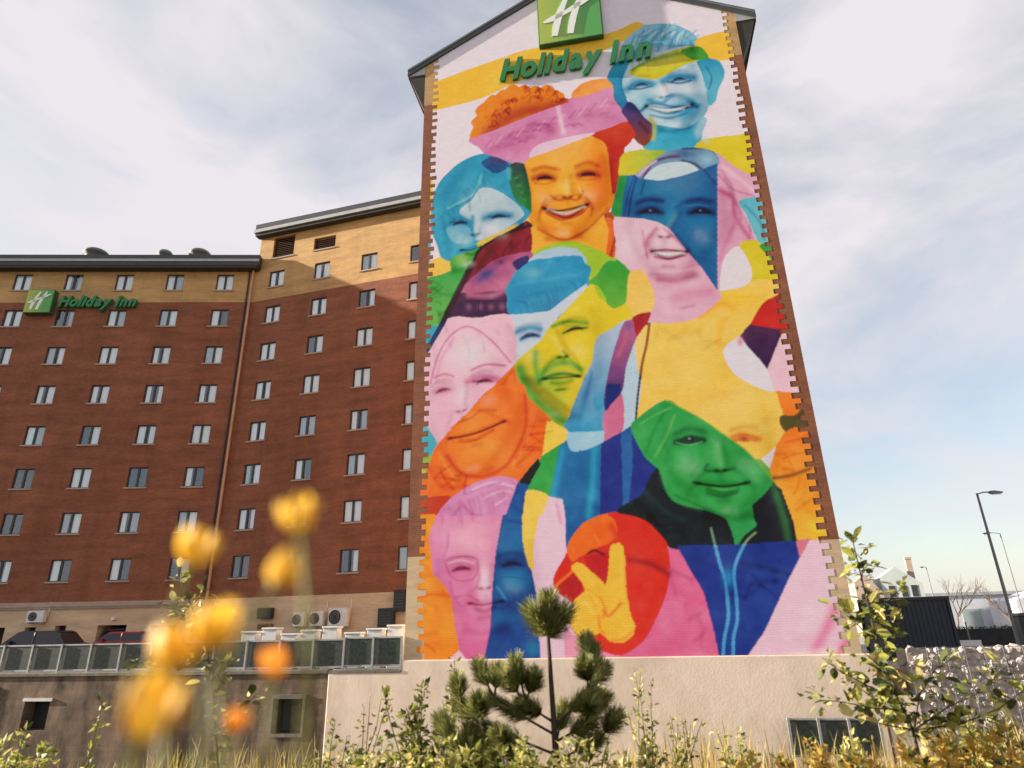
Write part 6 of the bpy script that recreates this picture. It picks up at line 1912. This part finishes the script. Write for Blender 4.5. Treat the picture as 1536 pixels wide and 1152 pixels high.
weed('yellow green bush at the left edge beside the bright one', -3.25, 4.5, -0.6, 10, 0.3, 30, 0.055, (6, 1, 4), 'bush')
weed('low golden green bush under the lowest yellow flower', -2.0, 4.0, -0.78, 11, 0.32, 30, 0.05, (6, 2, 4), 'bush')
weed('low leafy bush below the square basement window', -1.55, 4.3, -0.8, 11, 0.3, 30, 0.05, (6, 3, 3), 'bush')
weed('pale yellow bush in front of the pale wall left end', -1.1, 3.9, -0.7, 9, 0.28, 32, 0.05, (5, 1, 5), 'bush')
weed('spreading pale green bush left of the pine foot', -0.75, 3.9, -0.55, 11, 0.3, 34, 0.052, (5, 2, 5), 'bush')
weed('dense green bush hiding the pine foot', -0.42, 3.7, -0.55, 13, 0.28, 36, 0.05, (5, 2, 4), 'bush')
weed('straw coloured bush right of the pine foot', 0.3, 3.7, -0.55, 12, 0.28, 30, 0.048, (3, 1, 6), 'bush')
weed('dry yellow bush between the pine and the feathery weed', 0.68, 4.0, -0.62, 11, 0.28, 30, 0.048, (3, 1, 6), 'bush')
weed('low golden bush before the plain plinth wall', 1.25, 4.0, -0.7, 12, 0.34, 32, 0.05, (3, 1, 6), 'bush', None, True)
weed('golden bush in front of the low dark railing', 1.75, 4.2, -0.68, 12, 0.34, 34, 0.05, (2, 1, 7), 'bush', None, True)
weed('orange gold bush at the sapling foot', 2.35, 4.0, -0.62, 13, 0.34, 36, 0.055, (2, 1, 7), 'bush', None, True)
weed('broad golden bush right of the sapling foot', 2.75, 4.1, -0.6, 13, 0.36, 36, 0.055, (2, 1, 7), 'bush', None, True)
weed('rusty gold bush at the right edge below the stone wall', 3.1, 4.0, -0.62, 13, 0.36, 36, 0.055, (1, 2, 7), 'bush', None, True)

# grass on the bank: one uncountable mass
NB = 9000
gy = rng.uniform(2.3, 6.2, NB) ** 1.0
gxx = rng.uniform(-0.86, 0.86, NB) * gy
clump = 0.5 + 0.5 * np.sin(gxx * 3.1 + 1.3 * np.sin(gy * 2.2)) * np.sin(gy * 2.7 + gxx * 0.9)
gh = rng.uniform(0.14, 0.34, NB) * (0.7 + 0.75 * clump) * np.where(gxx > 1.3, 1.25, 1.0)
verts, faces, tones = [], [], []
gold = np.array([0.46, 0.33, 0.07]); straw = np.array([0.5, 0.42, 0.18]); olive = np.array([0.22, 0.23, 0.05]); brown = np.array([0.24, 0.12, 0.04])
for k in range(NB):
    x, y, h = gxx[k], gy[k], gh[k]
    zb = bank_z(x, y) - 0.02
    a = random.uniform(0, 6.283); ln_ = random.uniform(0.05, 0.35) * h
    dx, dy = math.cos(a) * ln_, math.sin(a) * ln_
    w = random.uniform(0.0022, 0.0052)
    sx, sy = -math.sin(a) * w, math.cos(a) * w
    i = len(verts)
    for f, ww in ((0, 1.0), (0.45, 0.9), (0.8, 0.6)):
        px, py, pz = x + dx * f * f, y + dy * f * f, zb + h * f
        verts += [(px - sx * ww, py - sy * ww, pz), (px + sx * ww, py + sy * ww, pz)]
    verts.append((x + dx, y + dy, zb + h * 0.98))
    faces += [(i, i + 1, i + 3, i + 2), (i + 2, i + 3, i + 5, i + 4), (i + 4, i + 5, i + 6)]
    rgt = min(max((x + 0.4 * math.sin(y * 3) + 0.2) / 2.0, 0), 1)
    u = random.random()
    base = gold if u < 0.25 + 0.35 * rgt else straw if u < 0.65 + 0.2 * rgt else olive if u < 0.93 else brown
    tn = base * random.uniform(0.7, 1.15)
    tones += [tuple(tn)] * 7
me = bpy.data.meshes.new('grass')
me.from_pydata(verts, [], faces)
ca = me.color_attributes.new('tone', 'FLOAT_COLOR', 'POINT')
tt = np.ones((len(verts), 4), np.float32); tt[:, :3] = np.array(tones)
ca.data.foreach_set('color', tt.ravel())
me.materials.append(M['grass'])
tag(obj('grass', me), 'dry golden and green grass growing on the bank', 'grass', kind='stuff')

# yellow cup flowers close to the lens


def petal_mesh(mt, h, r_, w):
    b = MB()
    nu, nv_ = 6, 4
    P = []
    for i in range(nu + 1):
        u = i / nu
        rr = 0.002 + r_ * math.sin(math.pi * (0.02 + 0.60 * u ** 0.85))
        ww = w * math.sin(math.pi * (0.1 + 0.78 * u)) ** 0.7
        zz = h * (u ** 1.15)
        for j in range(nv_ + 1):
            v = (j / nv_ - 0.5) * 2
            a = v * ww / (rr + 0.004)
            P.append((rr * math.cos(a) * (1 + 0.05 * v * v), rr * math.sin(a), zz - 0.1 * h * v * v * u))
    b.v = P
    for i in range(nu):
        for j in range(nv_):
            q = i * (nv_ + 1) + j
            b.f.append((q, q + 1, q + nv_ + 2, q + nv_ + 1)); b.mi.append(0)
    return b.mesh('petal', mt, smooth=True)


PET = petal_mesh(M['petal'], 0.033, 0.0135, 0.0075)
PET_O = petal_mesh(M['petal_orange'], 0.03, 0.011, 0.007)
b = MB()
b.lathe([(0.0005, 0.018), (0.005, 0.018), (0.0065, 0.012), (0.005, 0.004), (0.0015, 0.0)], 10)
STA = b.mesh('stamens', M['stamen'], smooth=True)
b = MB()
b.lathe([(0.0018, -0.008), (0.003, -0.002), (0.0068, 0.004), (0.0072, 0.006), (0.003, 0.002)], 10)
CAL = b.mesh('calyx', M['stem'], smooth=True)


def flower(label, x, y, z, sc, tilt, stem_to, mesh=PET, n=7):
    t = thing('yellow_flower', label, 'flower', (x, y, z))
    t.rotation_euler = (tilt[0], tilt[1], random.uniform(0, 6))
    t.scale = (sc, sc, sc)
    for k in range(n):
        o = obj('petal', mesh, t)
        o.rotation_euler = (random.gauss(0, 0.05), random.gauss(0.02, 0.13), 6.283 * k / n + random.gauss(0, 0.06))
    for k in range(4):
        o = obj('petal', mesh, t)
        o.rotation_euler = (random.gauss(0, 0.1), -0.14, 6.283 * (k + 0.4) / 5)
        o.scale = (0.8, 0.8, 0.93)
    obj('stamens', STA, t)
    obj('calyx', CAL, t)
    bpy.context.view_layer.update()
    inv = t.matrix_world.inverted()
    sx, sy, sz = stem_to
    g = Vector((sx, sy, bank_z(sx, sy) - 0.01))
    top = Vector((x, y, z))
    up = (t.matrix_world.to_3x3() @ Vector((0, 0, 1))).normalized()
    p1 = top - up * 0.05
    pts = [top - up * 0.003, p1, p1.lerp(g, 0.25) + Vector((0.006, 0.0, 0.0)), p1.lerp(g, 0.6) + Vector((-0.006, 0, 0)), g]
    b = MB(); b.tube([inv @ p for p in pts], [0.0016 / sc, 0.0018 / sc, 0.0021 / sc, 0.0024 / sc, 0.003 / sc], 7)
    b.build('stem', M['stem'], t, smooth=True)
    return t


FL = [('upper left yellow cup flower against the brick wing', -0.272, 0.55, 0.054, 0.98, (0.1, 0.25)),
      ('highest yellow cup flower, right of the downpipe', -0.166, 0.5, 0.073, 0.84, (0.05, 0.2)),
      ('yellow cup flower just below the highest one', -0.189, 0.52, 0.034, 0.9, (0.15, 0.5)),
      ('pale centred yellow flower in the middle of the cluster', -0.210, 0.48, -0.011, 1.02, (0.1, 0.15)),
      ('yellow flower leaning left in front of the railing', -0.240, 0.48, -0.024, 1.0, (0.1, 0.45)),
      ('largest and lowest yellow flower before the stained wall', -0.2225, 0.42, -0.056, 1.06, (0.15, 0.3))]
NEAR = 0.62
for lab, x, y, z_, sc, ti in FL:
    x, y, z_ = x * NEAR, y * NEAR, z_ * NEAR
    flower(lab, x, y, z_, sc * NEAR * 0.96, ti, (x + 0.03 + random.uniform(-0.02, 0.02), y + 0.03, 0))
flower('small deep orange half open flower right of the yellow cluster', -0.1305, 0.372, -0.022, 0.5, (0.1, 0.2), (-0.12, 0.39, 0), PET_O, 5)
flower('orange bud hanging below the deep orange flower', -0.1376, 0.347, -0.045, 0.36, (0.1, 0.1), (-0.13, 0.37, 0), PET_O, 5)
